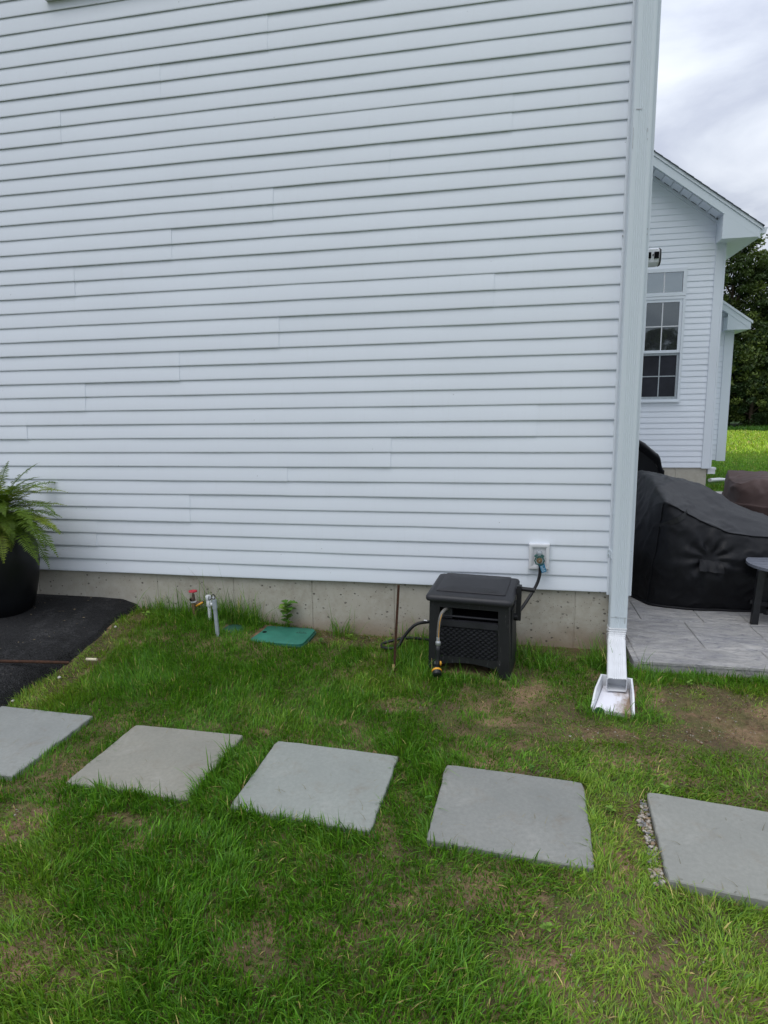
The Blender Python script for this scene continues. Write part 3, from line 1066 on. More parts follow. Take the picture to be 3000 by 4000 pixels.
# ------------------------------------------------------------------ patio
pat = tag(MB().box(0.128, 5.4, -0.315, 7.9, -0.12, 0.0625).build('patio', M['patio']), 'grey stamped concrete patio beside the house corner', 'patio', kind='structure')
slabs = [(0.150, 0.93, -0.322, -0.035), (0.93, 1.75, -0.322, -0.035), (1.75, 2.5, -0.322, -0.035),
         (0.150, 0.607, -0.035, 0.483), (0.607, 1.035, -0.035, 0.199), (1.035, 1.62, -0.035, 0.199), (1.62, 2.5, -0.035, 0.199),
         (0.607, 1.035, 0.199, 0.475), (1.035, 1.62, 0.199, 0.475), (1.62, 2.5, 0.199, 0.475),
         (0.150, 0.322, 0.483, 0.94), (0.322, 0.745, 0.483, 0.94), (0.745, 1.05, 0.475, 0.705), (1.05, 1.62, 0.475, 0.705), (1.62, 2.5, 0.475, 0.94),
         (0.745, 1.62, 0.705, 0.94)]
for j in range(6):
    y0 = 0.94 + j * 0.45
    xo = 0.15
    while xo < 3.2:
        w = random.choice((0.43, 0.6, 0.78))
        slabs.append((xo, xo + w, y0, y0 + 0.45))
        xo += w
for (x0, x1, y0, y1) in slabs:
    x0 = max(x0, 0.156)
    g = 0.0028
    MB().cbox(x0 + g, x1 - g, y0 + g, y1 - g, 0.05, 0.070 + random.uniform(-0.001, 0.001), 0.004).build('paving_slab', M['patio'], pat)
MB().box(2.5, 5.4, -0.32, 0.94, 0.05, 0.069).build('paving_slab', M['patio'], pat)
MB().box(0.156, 5.4, 3.66, 7.9, 0.05, 0.069).build('paving_slab', M['patio'], pat)
MB().box(3.8, 5.4, 0.944, 3.656, 0.05, 0.069).build('paving_slab', M['patio'], pat)

# ------------------------------------------------------------------ stepping stones
stones = [
    ('pale grey square stepping stone cut by the left edge of the picture', [(-3.41, -1.372), (-2.803, -1.390), (-2.797, -1.962), (-3.402, -1.945)], ((0.225, 0.235, 0.225), (0.285, 0.297, 0.282), (0.28, 0.285, 0.262))),
    ('warm grey-tan stepping stone, second from the left edge', [(-2.52, -1.44), (-1.92, -1.443), (-1.93, -1.985), (-2.535, -1.965)], ((0.225, 0.222, 0.192), (0.285, 0.278, 0.24), (0.30, 0.285, 0.24))),
    ('smooth bluish-grey stepping stone in the middle of the row', [(-1.735, -1.462), (-1.12, -1.502), (-1.138, -2.05), (-1.745, -2.00)], ((0.235, 0.252, 0.235), (0.29, 0.308, 0.284), (0.28, 0.295, 0.268))),
    ('darker mottled grey stepping stone in front of the hose box', [(-0.90, -1.53), (-0.30, -1.572), (-0.318, -2.102), (-0.922, -2.052)], ((0.197, 0.204, 0.192), (0.257, 0.262, 0.243), (0.28, 0.278, 0.258))),
    ('grey stepping stone with gravel along one side, at the right edge', [(-0.056, -1.606), (0.555, -1.686), (0.53, -2.205), (-0.088, -2.125)], ((0.225, 0.230, 0.210), (0.275, 0.28, 0.256), (0.28, 0.28, 0.25))),
]
STONE_POLY = []
for i, (lab, pts, cols) in enumerate(stones):
    cx = sum(p[0] for p in pts) / 4
    cy = sum(p[1] for p in pts) / 4
    top = 0.012 if i == 4 else 0.003
    rr = random.Random(i + 5)
    ring, ring2, ring3 = [], [], []
    N = 14
    for k in range(4):
        a, b = pts[k], pts[(k + 1) % 4]
        for s_ in range(N):
            t_ = s_ / N
            x = a[0] + (b[0] - a[0]) * t_ - cx
            y = a[1] + (b[1] - a[1]) * t_ - cy
            q = 1 + (rr.uniform(-0.009, 0.003) if s_ else rr.uniform(-0.030, -0.006))
            if rr.random() < 0.10:
                q -= rr.uniform(0.004, 0.014)
            ring.append((x * q, y * q, -0.045))
            q2 = q * (1 + rr.uniform(-0.003, 0.003))
            ring2.append((x * q2, y * q2, -0.0045 + rr.uniform(-0.0015, 0.0015)))
            ring3.append((x * q2 * 0.988, y * q2 * 0.988, 0.0 + rr.uniform(-0.0006, 0.0006)))
    m_ = MB()
    n4 = 4 * N
    f_ = [tuple(range(2 * n4, 3 * n4))]
    for lv in (0, 1):
        for k in range(n4):
            k2 = (k + 1) % n4
            f_.append((lv * n4 + k, lv * n4 + k2, (lv + 1) * n4 + k2, (lv + 1) * n4 + k))
    # outline runs clockwise seen from above: flip so the faces look outwards
    m_.add(ring + ring2 + ring3, [tuple(reversed(f)) for f in f_])
    o = m_.build('stepping_stone', m_stone('bluestone_%d' % i, *cols), loc=(cx, cy, top))
    tag(o, lab, 'stepping stone', 'stepping stones in a row across the lawn')
    STONE_POLY.append(np.array(pts))

# ------------------------------------------------------------------ gravel beside the last stone
mb = MB()
ico_v = [(0, 0, 1), (0.894, 0, 0.447), (0.276, 0.851, 0.447), (-0.724, 0.526, 0.447), (-0.724, -0.526, 0.447), (0.276, -0.851, 0.447),
         (0.724, 0.526, -0.447), (-0.276, 0.851, -0.447), (-0.894, 0, -0.447), (-0.276, -0.851, -0.447), (0.724, -0.526, -0.447), (0, 0, -1)]
ico_f = [(0, 1, 2), (0, 2, 3), (0, 3, 4), (0, 4, 5), (0, 5, 1), (1, 6, 2), (2, 7, 3), (3, 8, 4), (4, 9, 5), (5, 10, 1),
         (2, 6, 7), (3, 7, 8), (4, 8, 9), (5, 9, 10), (1, 10, 6), (6, 11, 7), (7, 11, 8), (8, 11, 9), (9, 11, 10), (10, 11, 6)]


def pebble(mbx, x, y, z, s, rr):
    a = rr.uniform(0, 6.28)
    sx, sy, sz = s * rr.uniform(0.7, 1.3), s * rr.uniform(0.6, 1.0), s * rr.uniform(0.45, 0.75)
    ca, sa = math.cos(a), math.sin(a)
    vv_ = []
    for p in ico_v:
        j = rr.uniform(0.82, 1.15)
        px, py, pz = p[0] * sx * j, p[1] * sy * j, p[2] * sz * j
        vv_.append((x + px * ca - py * sa, y + px * sa + py * ca, z + pz))
    mbx.add(vv_, ico_f)


rr = random.Random(4)
ptint = []
for i in range(300):
    t_ = rr.random()
    y = -1.64 - 0.49 * t_
    xe = -0.056 - 0.032 * (t_ * 0.49 / 0.52) - 0.008
    wdt = 0.014 + 0.032 * float(vnoise(t_ * 6, 2.2)) + 0.012 * t_
    x = xe - rr.random() * wdt
    nf0 = len(mb.f)
    pebble(mb, x, y, -0.012 + rr.uniform(-0.004, 0.006), rr.uniform(0.004, 0.0095), rr)
tg = NT('mixed_gravel')
cg = tg.coord('World')
kk = tg.node('ShaderNodeSeparateColor', Color=tg.voro(cg, 75.0, out='Color')).outputs
cc = tg.mix(kk[0], (0.40, 0.38, 0.34), (0.22, 0.15, 0.09))
cc = tg.mix(tg.ramp(kk[1], 0.6, 0.7), cc, (0.16, 0.16, 0.16))
tg.set(cc, 0.8, tg.bump(tg.noise(cg, 200, 3), 0.3, 0.002), 0.25)
tag(mb.build('gravel', tg.m), 'strip of pale mixed gravel along the side of the last stepping stone', 'gravel', kind='stuff')

# soil crumbs and grit lying on the bare patches
mb = MB()
rr = random.Random(31)
spots = [(0.42, -0.62, 0.28, 0.16), (0.58, -0.88, 0.32, 0.20), (0.28, -1.02, 0.2, 0.09), (-0.17, -1.10, 0.18, 0.085), (-1.2, -0.98, 0.18, 0.09), (-1.75, -0.10, 0.5, 0.10), (-1.5, -0.04, 0.45, 0.10), (-2.62, -2.22, 0.22, 0.14), (-0.38, -2.45, 0.36, 0.2), (-2.15, -2.13, 0.1, 0.05), (-0.25, -0.06, 0.4, 0.08), (-1.0, -2.62, 0.2, 0.12)]
for i in range(2600):
    cx, cy, rx, ry = rr.choice(spots[:9]) if rr.random() < 0.8 else rr.choice(spots)
    a, q = rr.uniform(0, 6.28), math.sqrt(rr.random())
    x, y = cx + math.cos(a) * rx * q, cy + math.sin(a) * ry * q
    if y > 0.01 or (y > -0.345 and x > 0.12):
        continue
    z = float(gz(x, y)) + (float(fbm(x, y, 2.5)) - 0.5) * 0.022
    pebble(mb, x, y, z + 0.001, rr.lognormvariate(math.log(0.0032), 0.45), rr)
tgs = NT('soil_crumbs')
cgs = tgs.coord('World')
ks_ = tgs.node('ShaderNodeSeparateColor', Color=tgs.voro(cgs, 90.0, out='Color')).outputs
cs_ = tgs.mix(ks_[0], (0.075, 0.052, 0.034), (0.23, 0.145, 0.09))
cs_ = tgs.mix(tgs.ramp(ks_[1], 0.90, 0.93), cs_, (0.34, 0.32, 0.29))
tgs.set(cs_, 0.95, tgs.bump(tgs.noise(cgs, 300, 3), 0.4, 0.002), 0.1)
tag(mb.build('soil_crumbs', tgs.m), 'brown soil crumbs and grit on the bare patches of the lawn', 'soil', kind='stuff')

# ------------------------------------------------------------------ hose reel box
HB = (-0.839, -0.372, 0.006)
HBR = rad(-7.0)
hb = empty('hose_reel_box', HB, HBR)
tag(hb, 'dark grey plastic hose reel box with wicker front and crank against the foundation', 'hose box')
W2, D2, H = 0.237, 0.182, 0.47
ft = -D2            # front plane


def fx(x, z):       # slight taper: wider at the bottom
    return x * (1.0 + 0.045 * (1 - z / H))


def fpoly(pts, y0, y1, name, mat, parent=hb):
    m_ = MB().prism([(fx(x, z), z) for x, z in pts], y0, y1, 'y')
    return m_.build(name, mat, parent)


# front: stiles, rails and an arched foot rail
fpoly([(-W2, 0), (-W2 + 0.055, 0), (-W2 + 0.066, 0.07), (-W2 + 0.062, H), (-W2, H)], ft, ft + 0.022, 'front_stile', M['box'])
fpoly([(W2, 0), (W2, H), (W2 - 0.062, H), (W2 - 0.066, 0.07), (W2 - 0.055, 0)], ft, ft + 0.022, 'front_stile', M['box'])
fpoly([(-W2 + 0.0625, 0.415), (W2 - 0.0625, 0.415), (W2 - 0.0625, H), (-W2 + 0.0625, H)], ft + 0.001, ft + 0.022, 'top_rail', M['box'])
fpoly([(-W2 + 0.064, 0.300), (W2 - 0.064, 0.300), (W2 - 0.064, 0.336), (-W2 + 0.064, 0.336)], ft - 0.004, ft + 0.022, 'middle_rail', M['boxlid'])
arch = [(-W2 + 0.064, 0.035)] + [(-W2 + 0.075 + (2 * W2 - 0.15) * t_, 0.052 + 0.022 * math.sin(math.pi * t_)) for t_ in np.linspace(0, 1, 9)] + [(W2 - 0.064, 0.035), (W2 - 0.064, 0.108), (-W2 + 0.064, 0.108)]
fpoly(arch, ft + 0.0015, ft + 0.022, 'foot_rail', M['box'])
wk = fpoly([(-W2 + 0.064, 0.105), (W2 - 0.064, 0.105), (W2 - 0.064, 0.302), (-W2 + 0.064, 0.302)], ft + 0.012, ft + 0.018, 'wicker_panel', M['box'])
# woven strips, over and under
wvm = MB()
n_ = 6
secv = []
for i in range(n_ + 1):
    u = i / n_
    secv.append((-0.0155 + 0.031 * u, -0.0125 * math.sin(math.pi * u) ** 0.8))
for i in range(n_):
    a, b = secv[i], secv[i + 1]
    wvm.add([(a[0], a[1], -0.0046), (b[0], b[1], -0.0046), (b[0], b[1], 0.0046), (a[0], a[1], 0.0046),
             (a[0], 0.004, -0.0062), (b[0], 0.004, -0.0062), (b[0], 0.004, 0.0062), (a[0], 0.004, 0.0062)],
            [(0, 1, 2, 3), (0, 4, 5, 1), (3, 2, 6, 7)])
wv_me = wvm.mesh('weave_strip')
wv_me.materials.append(M['boxlid'])
for j in range(13):
    z = 0.115 + j * 0.0142
    for i in range(11):
        x = -0.165 + i * 0.0345 + (0.01725 if j % 2 else 0) - 0.008
        if abs(x) < 0.162:
            o = link('weave_strip', wv_me, None, wk, (fx(x, z), ft + 0.0105, z))
# sides, back and dark inside
for s_ in (-1, 1):
    sp = MB()
    sp.add([(s_ * fx(W2, 0), ft + 0.022, 0), (s_ * fx(W2, 0), D2, 0), (s_ * W2, D2, H), (s_ * W2, ft + 0.022, H),
            (s_ * (fx(W2, 0) - 0.02), ft + 0.022, 0), (s_ * (fx(W2, 0) - 0.02), D2, 0), (s_ * (W2 - 0.02), D2, H), (s_ * (W2 - 0.02), ft + 0.022, H)],
           [(0, 1, 2, 3), (7, 6, 5, 4), (0, 3, 7, 4), (1, 5, 6, 2), (3, 2, 6, 7), (0, 4, 5, 1)])
    sp.build('side_panel', M['box'], hb)
    MB().box(s_ * W2 - 0.004 + s_ * 0.008, s_ * W2 + 0.004 + s_ * 0.008, -0.10, 0.12, 0.10, 0.40).build('side_rib', M['box'], hb)
MB().box(-W2, W2, D2 - 0.02, D2 - 0.001, 0.02, H).build('back_panel', M['box'], hb)
MB().tube([(-0.20, 0.02, 0.26), (0.20, 0.02, 0.26)], 0.115, 18).build('reel_drum', M['dark'], hb)
MB().tube([(-0.185, ft + 0.035, 0.352), (0.185, ft + 0.035, 0.352)], 0.007, 8).build('guide_bar', M['boxlid'], hb)
MB().box(-0.165, -0.105, ft + 0.03, ft + 0.06, 0.338, 0.40).build('hose_guide', M['boxlid'], hb)
# lid: overhanging tray with a raised centre panel, a little higher at the back


def lidz(y):
    return 0.468 + 0.034 * (y + D2) / (2 * D2)


lw, lf, lb = W2 + 0.024, -D2 - 0.026, D2 + 0.012


def rrect(x0, x1, y0, y1, r_, n=4):
    pts = []
    for cx, cy, a0 in ((x0 + r_, y0 + r_, 180), (x1 - r_, y0 + r_, 270), (x1 - r_, y1 - r_, 0), (x0 + r_, y1 - r_, 90)):
        for k in range(n + 1):
            a = rad(a0 + 90 * k / n)
            pts.append((cx + r_ * math.cos(a), cy + r_ * math.sin(a)))
    return pts


def stack(levels, tilt, cap_bottom=True):
    m_ = MB()
    vv_, f_ = [], []
    n = len(levels[0][0])
    for pts, dz in levels:
        vv_ += [(p[0], p[1], tilt(p[1]) + dz) for p in pts]
    for i in range(len(levels) - 1):
        for k in range(n):
            k2 = (k + 1) % n
            f_.append((i * n + k, i * n + k2, (i + 1) * n + k2, (i + 1) * n + k))
    f_.append(tuple((len(levels) - 1) * n + k for k in range(n)))
    if cap_bottom:
        f_.append(tuple(range(n - 1, -1, -1)))
    return m_.add(vv_, f_)


lid = stack([(rrect(-lw + 0.004, lw - 0.004, lf + 0.004, lb - 0.004, 0.026), -0.012), (rrect(-lw, lw, lf, lb, 0.03), -0.006), (rrect(-lw, lw, lf, lb, 0.03), 0.010),
             (rrect(-lw + 0.006, lw - 0.006, lf + 0.006, lb - 0.006, 0.028), 0.020), (rrect(-lw + 0.022, lw - 0.022, lf + 0.022, lb - 0.022, 0.02), 0.026)], lidz).build('lid', M['boxlid'], hb, angle=50)
px0, px1, py0, py1 = -lw + 0.052, lw - 0.052, lf + 0.072, lb - 0.022
stack([(rrect(px0, px1, py0, py1, 0.012), 0.024), (rrect(px0, px1, py0, py1, 0.012), 0.031), (rrect(px0 + 0.005, px1 - 0.005, py0 + 0.005, py1 - 0.005, 0.010), 0.0345),
       (rrect(px0 + 0.10, px1 - 0.10, py0 + 0.09, py1 - 0.09, 0.010), 0.037)], lidz).build('lid_panel', M['boxlid'], lid, angle=50)
em = MB()
for i in range(7):
    xa = 0.088 + i * 0.011
    w_ = 0.0055 * (1 - abs(i - 3) * 0.12)
    em.box(xa - 0.004, xa + 0.004, lf + 0.097 - w_, lf + 0.097 + w_, lidz(lf + 0.097) + 0.033, lidz(lf + 0.097) + 0.0362)
em.build('raised_emblem', M['box'], lid)
# crank on the right-hand side
cr_ = MB()
cx0 = fx(W2, 0.3)
cr_.tube([(cx0 - 0.01, -0.01, 0.335), (cx0 + 0.03, -0.01, 0.335)], 0.022, 12)
crank = cr_.build('crank_hub', M['black'], hb)
MB().prism([(-0.026, 0.318), (0.006, 0.314), (0.020, 0.475), (0.030, 0.500), (0.030, 0.530), (-0.016, 0.530), (-0.016, 0.470)], cx0 + 0.020, cx0 + 0.048, 'x').build('crank_arm', M['black'], crank)
MB().tube([(cx0 + 0.034, 0.008, 0.512), (cx0 + 0.050, 0.008, 0.510), (cx0 + 0.128, 0.004, 0.507)], [0.014, 0.013, 0.0135], 12).build('crank_grip', M['black'], crank)

# ------------------------------------------------------------------ hoses
lead = tag(MB().tube(bez([(-0.428, -0.060, 0.578), (-0.430, -0.064, 0.520), (-0.448, -0.075, 0.455), (-0.500, -0.12, 0.372), (-0.560, -0.20, 0.305), (-0.618, -0.28, 0.262)], 8), 0.0105, 10).build('leader_hose', M['black'], smooth=True),
           'short black hose running from the wall spigot down to the reel box', 'hose')
bh = tag(MB().tube(bez([(-1.075, -0.19, 0.205), (-1.155, -0.225, 0.212), (-1.23, -0.25, 0.196), (-1.30, -0.262, 0.118), (-1.345, -0.285, 0.050), (-1.44, -0.26, 0.030), (-1.46, -0.19, 0.030), (-1.38, -0.16, 0.050), (-1.28, -0.13, 0.060), (-1.12, -0.10, 0.04)], 8),
                    0.0105, 10).build('black_hose', M['black'], smooth=True),
         'black hose looping through the grass behind the rusty stake', 'hose')
MB().lathe([(0.0125, 0), (0.0135, 0.004), (0.0135, 0.02), (0.0125, 0.024)], n=12).build('hose_coupling', M['chrome'], bh, loc=(-1.150, -0.222, 0.212), rot=(0, rad(-88), rad(-20)))

gh = empty('garden_hose', (-1.04, -0.56, 0.0))
tag(gh, 'grey garden hose with yellow stripe and black spray nozzle hanging from the reel box', 'garden hose')
gp = lambda *ps: [(x + 1.04, y + 0.56, z) for x, y, z in ps]
path = gp((-0.985, -0.48, 0.395), (-0.999, -0.535, 0.408), (-1.018, -0.575, 0.395), (-1.030, -0.588, 0.350), (-1.036, -0.590, 0.29), (-1.038, -0.590, 0.226))
hp = bez(path, 8)
MB().tube(hp, 0.0098, 12).build('hose_tube', M['hosegrey'], gh, smooth=True)
MB().tube([Vector(p) + Vector((0.003, -0.0082, 0.0)) for p in hp[6:]], 0.0020, 6).build('stripe', M['yellow'], gh, smooth=True)
MB().lathe([(0.0115, 0.0), (0.0155, -0.004), (0.0165, -0.010), (0.0165, -0.022), (0.0140, -0.026)][::-1] + [(0.0105, 0.004), (0.0110, 0.022), (0.0098, 0.026)], c=path[-1], n=14).build('coupling', M['chrome'], gh, angle=40)
px_, py_, pz_ = path[-1]
nz = MB().tube([(px_, py_, pz_ - 0.026), (px_ - 0.001, py_ - 0.002, pz_ - 0.06), (px_ - 0.002, py_ - 0.006, pz_ - 0.105), (px_ - 0.002, py_ - 0.012, pz_ - 0.135), (px_ - 0.006, py_ - 0.022, pz_ - 0.158)],
               [0.0135, 0.0155, 0.0135, 0.0135, 0.018], 12).build('nozzle', M['blackpl'], gh, smooth=True)
# head of the nozzle points down and outwards
hd = MB().lathe([(0.015, -0.010), (0.0225, 0.0), (0.0285, 0.016), (0.0285, 0.022), (0.0265, 0.046), (0.022, 0.050)], n=20).build('nozzle_head', M['blackpl'], nz, loc=(px_ - 0.007, py_ - 0.026, pz_ - 0.163), rot=(rad(122), 0, rad(12)), angle=40)
MB().lathe([(0.0288, 0.012), (0.0305, 0.014), (0.0305, 0.023), (0.0288, 0.025)], n=20).build('nozzle_ring', M['yellow'], nz, loc=(px_ - 0.007, py_ - 0.026, pz_ - 0.163), rot=(rad(122), 0, rad(12)), angle=40)
MB().tube([(px_ + 0.016, py_ - 0.018, pz_ - 0.118), (px_ + 0.018, py_ - 0.022, pz_ - 0.130), (px_ + 0.017, py_ - 0.022, pz_ - 0.146)], [0.004, 0.007, 0.004], 10).build('trigger', M['yellow'], nz, smooth=True)
MB().tube([(px_ - 0.018, py_ - 0.014, pz_ - 0.124), (px_ - 0.017, py_ - 0.015, pz_ - 0.142)], [0.003, 0.003], 8).build('clip', M['chrome'], nz)

# ------------------------------------------------------------------ wall spigot
sg = empty('wall_spigot', (-0.435, -0.02, 0.63))
tag(sg, 'outdoor tap with teal handwheel and blue tag on a white mounting block', 'spigot')
MB().add([], []).build if False else None
blk = MB()
bx0, bx1, bz0, bz1 = -0.0655, 0.0655, -0.083, 0.085
frame(blk, bx0, bx1, bz0, bz1, 0.024, -0.012, 0.018)
frame(blk, bx0 + 0.004, bx1 - 0.004, bz0 + 0.004, bz1 - 0.004, 0.012, -0.0165, -0.012)
bk = blk.build('mounting_block', M['white'], sg)
MB().box(bx0 + 0.0245, bx1 - 0.0245, -0.001, 0.016, bz0 + 0.0245, bz1 - 0.0245).build('back_plate', M['white'], bk)
MB().tube([(0.0, 0.0, 0.0), (0, -0.045, -0.012)], 0.013, 12).tube([(0.0, -0.022, -0.004), (0, -0.022, 0.026)], [0.0135, 0.0135], 12).build('valve_body', M['galv'], sg)
MB().lathe([(0.0165, 0.022), (0.0172, 0.026), (0.0172, 0.038), (0.015, 0.041)], c=(0, -0.022, 0), n=14).build('vacuum_cap', M['galv'], sg, angle=40)
MB().tube([(-0.031, -0.022, 0.006), (-0.012, -0.022, 0.016), (0.012, -0.022, 0.016), (0.031, -0.022, 0.006)], [0.006, 0.009, 0.009, 0.006], 8).build('flange', M['teal'], sg)
hw = MB()
ring = []
for k in range(25):
    a = 2 * math.pi * k / 24
    r_ = 0.0285 + 0.0022 * math.cos(8 * a)
    ring.append((r_ * math.cos(a), -0.064 - 0.002 * math.cos(8 * a), -0.012 + r_ * math.sin(a)))
hw.tube(ring, 0.0045, 6, caps=False)
hw.tube([(0, -0.048, -0.012), (0, -0.066, -0.012)], [0.02, 0.019], 14)
hwo = hw.build('handwheel', M['teal'], sg, smooth=False, angle=40)
MB().tube([(0, -0.066, -0.012), (0, -0.0695, -0.012)], [0.0185, 0.017], 14).build('wheel_disc', M['brass'], hwo)
MB().tube([(0, -0.0695, -0.012), (0, -0.073, -0.012)], 0.005, 8).build('screw', M['chrome'], hwo)
MB().tube([(0.004, -0.03, -0.02), (0.006, -0.034, -0.058)], [0.0135, 0.0135], 12).build('outlet', M['galv'], sg)
tgo = MB().box(-0.0165, 0.0165, -0.0008, 0.0008, -0.062, 0.0).build('paper_tag', M['tag_blue'], sg, loc=(0.014, -0.062, -0.032), rot=(rad(8), rad(-18), 0))
for i, (a, b) in enumerate(((-0.012, 0.010), (-0.013, 0.006), (-0.011, 0.012), (-0.013, 0.003), (-0.012, 0.009))):
    MB().box(a, b, -0.0016, -0.001, -0.054 + i * 0.0088, -0.0512 + i * 0.0088).build('tag_print', M['print_white'], tgo)

# ------------------------------------------------------------------ splash block
sb = empty('splash_block', (-0.050, -0.75, -0.014), rad(-12))
tag(sb, 'white ribbed splash block stained brown under the downspout end', 'splash block')
L0, L1, wf, wb = -0.145, 0.165, 0.092, 0.068     # front y, back y, half widths


def sw(y):
    return wf + (wb - wf) * (y - L0) / (L1 - L0)


fl = MB()
n_r = 15
vv_, f_ = [], []
for i in range(n_r * 2 + 1):
    y = L0 + (L1 - L0) * i / (n_r * 2)
    z = 0.012 + 0.008 * (i / (n_r * 2)) + (0.006 if i % 2 else 0.0)
    vv_ += [(-sw(y), y, z), (sw(y), y, z)]
for i in range(n_r * 2):
    f_.append((2 * i, 2 * i + 1, 2 * i + 3, 2 * i + 2))
fl.add(vv_, f_)
fl.add([(-sw(L0), L0, 0.02), (sw(L0), L0, 0.02), (sw(L0), L0, -0.02), (-sw(L0), L0, -0.02)], [(0, 3, 2, 1)])
fl.build('ribbed_floor', M['splash'], sb)
wl_ = []
for s_ in (-1, 1):
    pts_ = []
    mbw = MB()
    ysw = np.linspace(L0, L1, 9)
    for i in range(8):
        a, b = ysw[i], ysw[i + 1]
        ha = 0.024 + 0.062 * sstep(L0 - 0.02, L0 + 0.12, a)
        hb_ = 0.024 + 0.062 * sstep(L0 - 0.02, L0 + 0.12, b)
        t_ = 0.010
        mbw.add([(s_ * sw(a), a, -0.02), (s_ * (sw(a) + 0.008), a, float(ha)), (s_ * (sw(a) + 0.008 + t_), a, float(ha)), (s_ * (sw(a) + t_), a, -0.02),
                 (s_ * sw(b), b, -0.02), (s_ * (sw(b) + 0.008), b, float(hb_)), (s_ * (sw(b) + 0.008 + t_), b, float(hb_)), (s_ * (sw(b) + t_), b, -0.02)],
                [(0, 4, 5, 1), (1, 5, 6, 2), (2, 6, 7, 3), (0, 1, 2, 3), (7, 6, 5, 4)])
    mbw.build('side_wall', M['white'], sb)
MB().box(-wb - 0.018, wb + 0.018, L1, L1 + 0.010, -0.02, 0.086).build('back_wall', M['white'], sb)
MB().lathe([(0.024, 0), (0.024, 0.002)], n=14).build('sticker', M['green_dark'], sb, loc=(-0.066, L0 - 0.0015, 0.010), rot=(rad(90), 0, 0))

# ------------------------------------------------------------------ rusty stake, valve boxes, irrigation fittings
gst = lambda x, y: float(gz(x, y))
stk = empty('rusty_stake', (-1.315, -0.565, gst(-1.315, -0.565)))
tag(stk, 'thin rusty steel stake leaning slightly in the grass beside the hose box', 'stake')
MB().prism([(-0.0075, -0.004), (0.0075, -0.004), (0.0075, 0.004), (0.0035, 0.004), (0.0035, 0.0), (-0.0075, 0.0)], -0.12, 0.56, 'z').build('bar', M['rust'], stk, rot=(rad(1.0), rad(3.6), rad(10)))
MB().prism([(-0.0062, -0.0052), (0.0062, -0.0052), (0.0, -0.0045)], 0.0, 0.001, 'z').build('wood_chip', M['wood'], stk) if False else None
MB().add([(-0.009, -0.007, 0.052), (0.006, -0.007, 0.052), (0.003, -0.007, 0.012), (-0.004, -0.007, 0.0), (-0.009, -0.004, 0.052), (0.006, -0.004, 0.052), (0.003, -0.004, 0.012), (-0.004, -0.004, 0.0)],
         [(3, 2, 1, 0), (4, 5, 6, 7), (0, 1, 5, 4), (1, 2, 6, 5), (2, 3, 7, 6), (3, 0, 4, 7)]).build('wood_tip', M['wood'], stk)

vb = empty('valve_box', (-2.175, -0.185, 0.026), rad(-1))
tag(vb, 'rectangular green plastic irrigation valve box lid set in the grass', 'valve box')
stack([(rrect(-0.195, 0.195, -0.155, 0.155, 0.045), 0.0), (rrect(-0.195, 0.195, -0.155, 0.155, 0.045), 0.024), (rrect(-0.190, 0.190, -0.150, 0.150, 0.042), 0.028)], lambda y: 0.0).build('lid', M['green_lid'], vb, angle=50)
stack([(rrect(-0.205, 0.205, -0.165, 0.165, 0.05), -0.08), (rrect(-0.205, 0.205, -0.165, 0.165, 0.05), 0.010)], lambda y: 0.0).build('box_rim', M['green_dark'], vb)
MB().lathe([(0.016, 0), (0.016, 0.0012)], n=14).build('finger_hole', M['dark'], vb, loc=(-0.145, 0.02, 0.0285))
em = MB()
for i in range(5):
    em.box(0.085 + i * 0.014, 0.094 + i * 0.014, 0.055, 0.058 + 0.01 * (i % 2), 0.0282, 0.0305)
em.tube([(0.08, 0.045, 0.0285), (0.12, 0.04, 0.0295), (0.16, 0.045, 0.0285)], 0.003, 6)
em.build('lid_lettering', M['green_dark'], vb)
rv = tag(MB().lathe([(0.085, -0.05), (0.085, 0.004), (0.080, 0.008), (0.03, 0.010)], n=22).build('round_valve_box', M['green_dark'], loc=(-2.555, -0.185, 0.070), angle=40),
         'small round dark green valve cover half hidden in grass by the grey post', 'valve box')

sp_ = empty('irrigation_standpipe', (-2.895, -0.085, 0.09))
tag(sp_, 'brass standpipe with red handwheel and yellow lever valve at the foundation', 'standpipe')
MB().tube([(0, 0, -0.10), (0, 0, 0.105)], 0.0125, 12).tube([(0, 0, 0.095), (0, 0, 0.132)], [0.017, 0.017], 8).build('pipe', M['brass'], sp_)
MB().lathe([(0.019, 0.132), (0.0215, 0.134), (0.0215, 0.141), (0.019, 0.143)], n=14).build('gasket', M['white'], sp_)
MB().tube([(0, 0, 0.143), (0, 0, 0.165), (0.0, 0, 0.192)], [0.015, 0.013, 0.010], 10).tube([(0, 0, 0.163), (-0.004, -0.030, 0.160)], [0.013, 0.014], 12).build('tap_body', M['bronze'], sp_)
MB().tube([(-0.004, -0.0301, 0.160), (-0.004, -0.0308, 0.160)], 0.009, 10).build('tap_mouth', M['dark'], sp_)
MB().tube([(0, 0, 0.19), (0, 0, 0.212)], 0.005, 8).build('stem', M['bronze'], sp_)
hwm = MB()
ring = []
for k in range(25):
    a = 2 * math.pi * k / 24
    r_ = 0.026 + 0.002 * math.cos(6 * a)
    ring.append((r_ * math.cos(a), r_ * math.sin(a), 0.216))
hwm.tube(ring, 0.0055, 6, caps=False)
for k in range(3):
    a = math.pi * k / 3
    hwm.tube([(-0.026 * math.cos(a), -0.026 * math.sin(a), 0.216), (0, 0, 0.220), (0.026 * math.cos(a), 0.026 * math.sin(a), 0.216)], 0.0045, 6)
hwm.build('handwheel', M['red'], sp_, angle=50)
MB().tube([(0.012, 0, 0.122), (0.075, 0.004, 0.135)], [0.012, 0.012], 10).tube([(0.03, 0, 0.126), (0.05, 0.0, 0.130)], [0.017, 0.017], 8).build('ball_valve', M['bronze'], sp_)
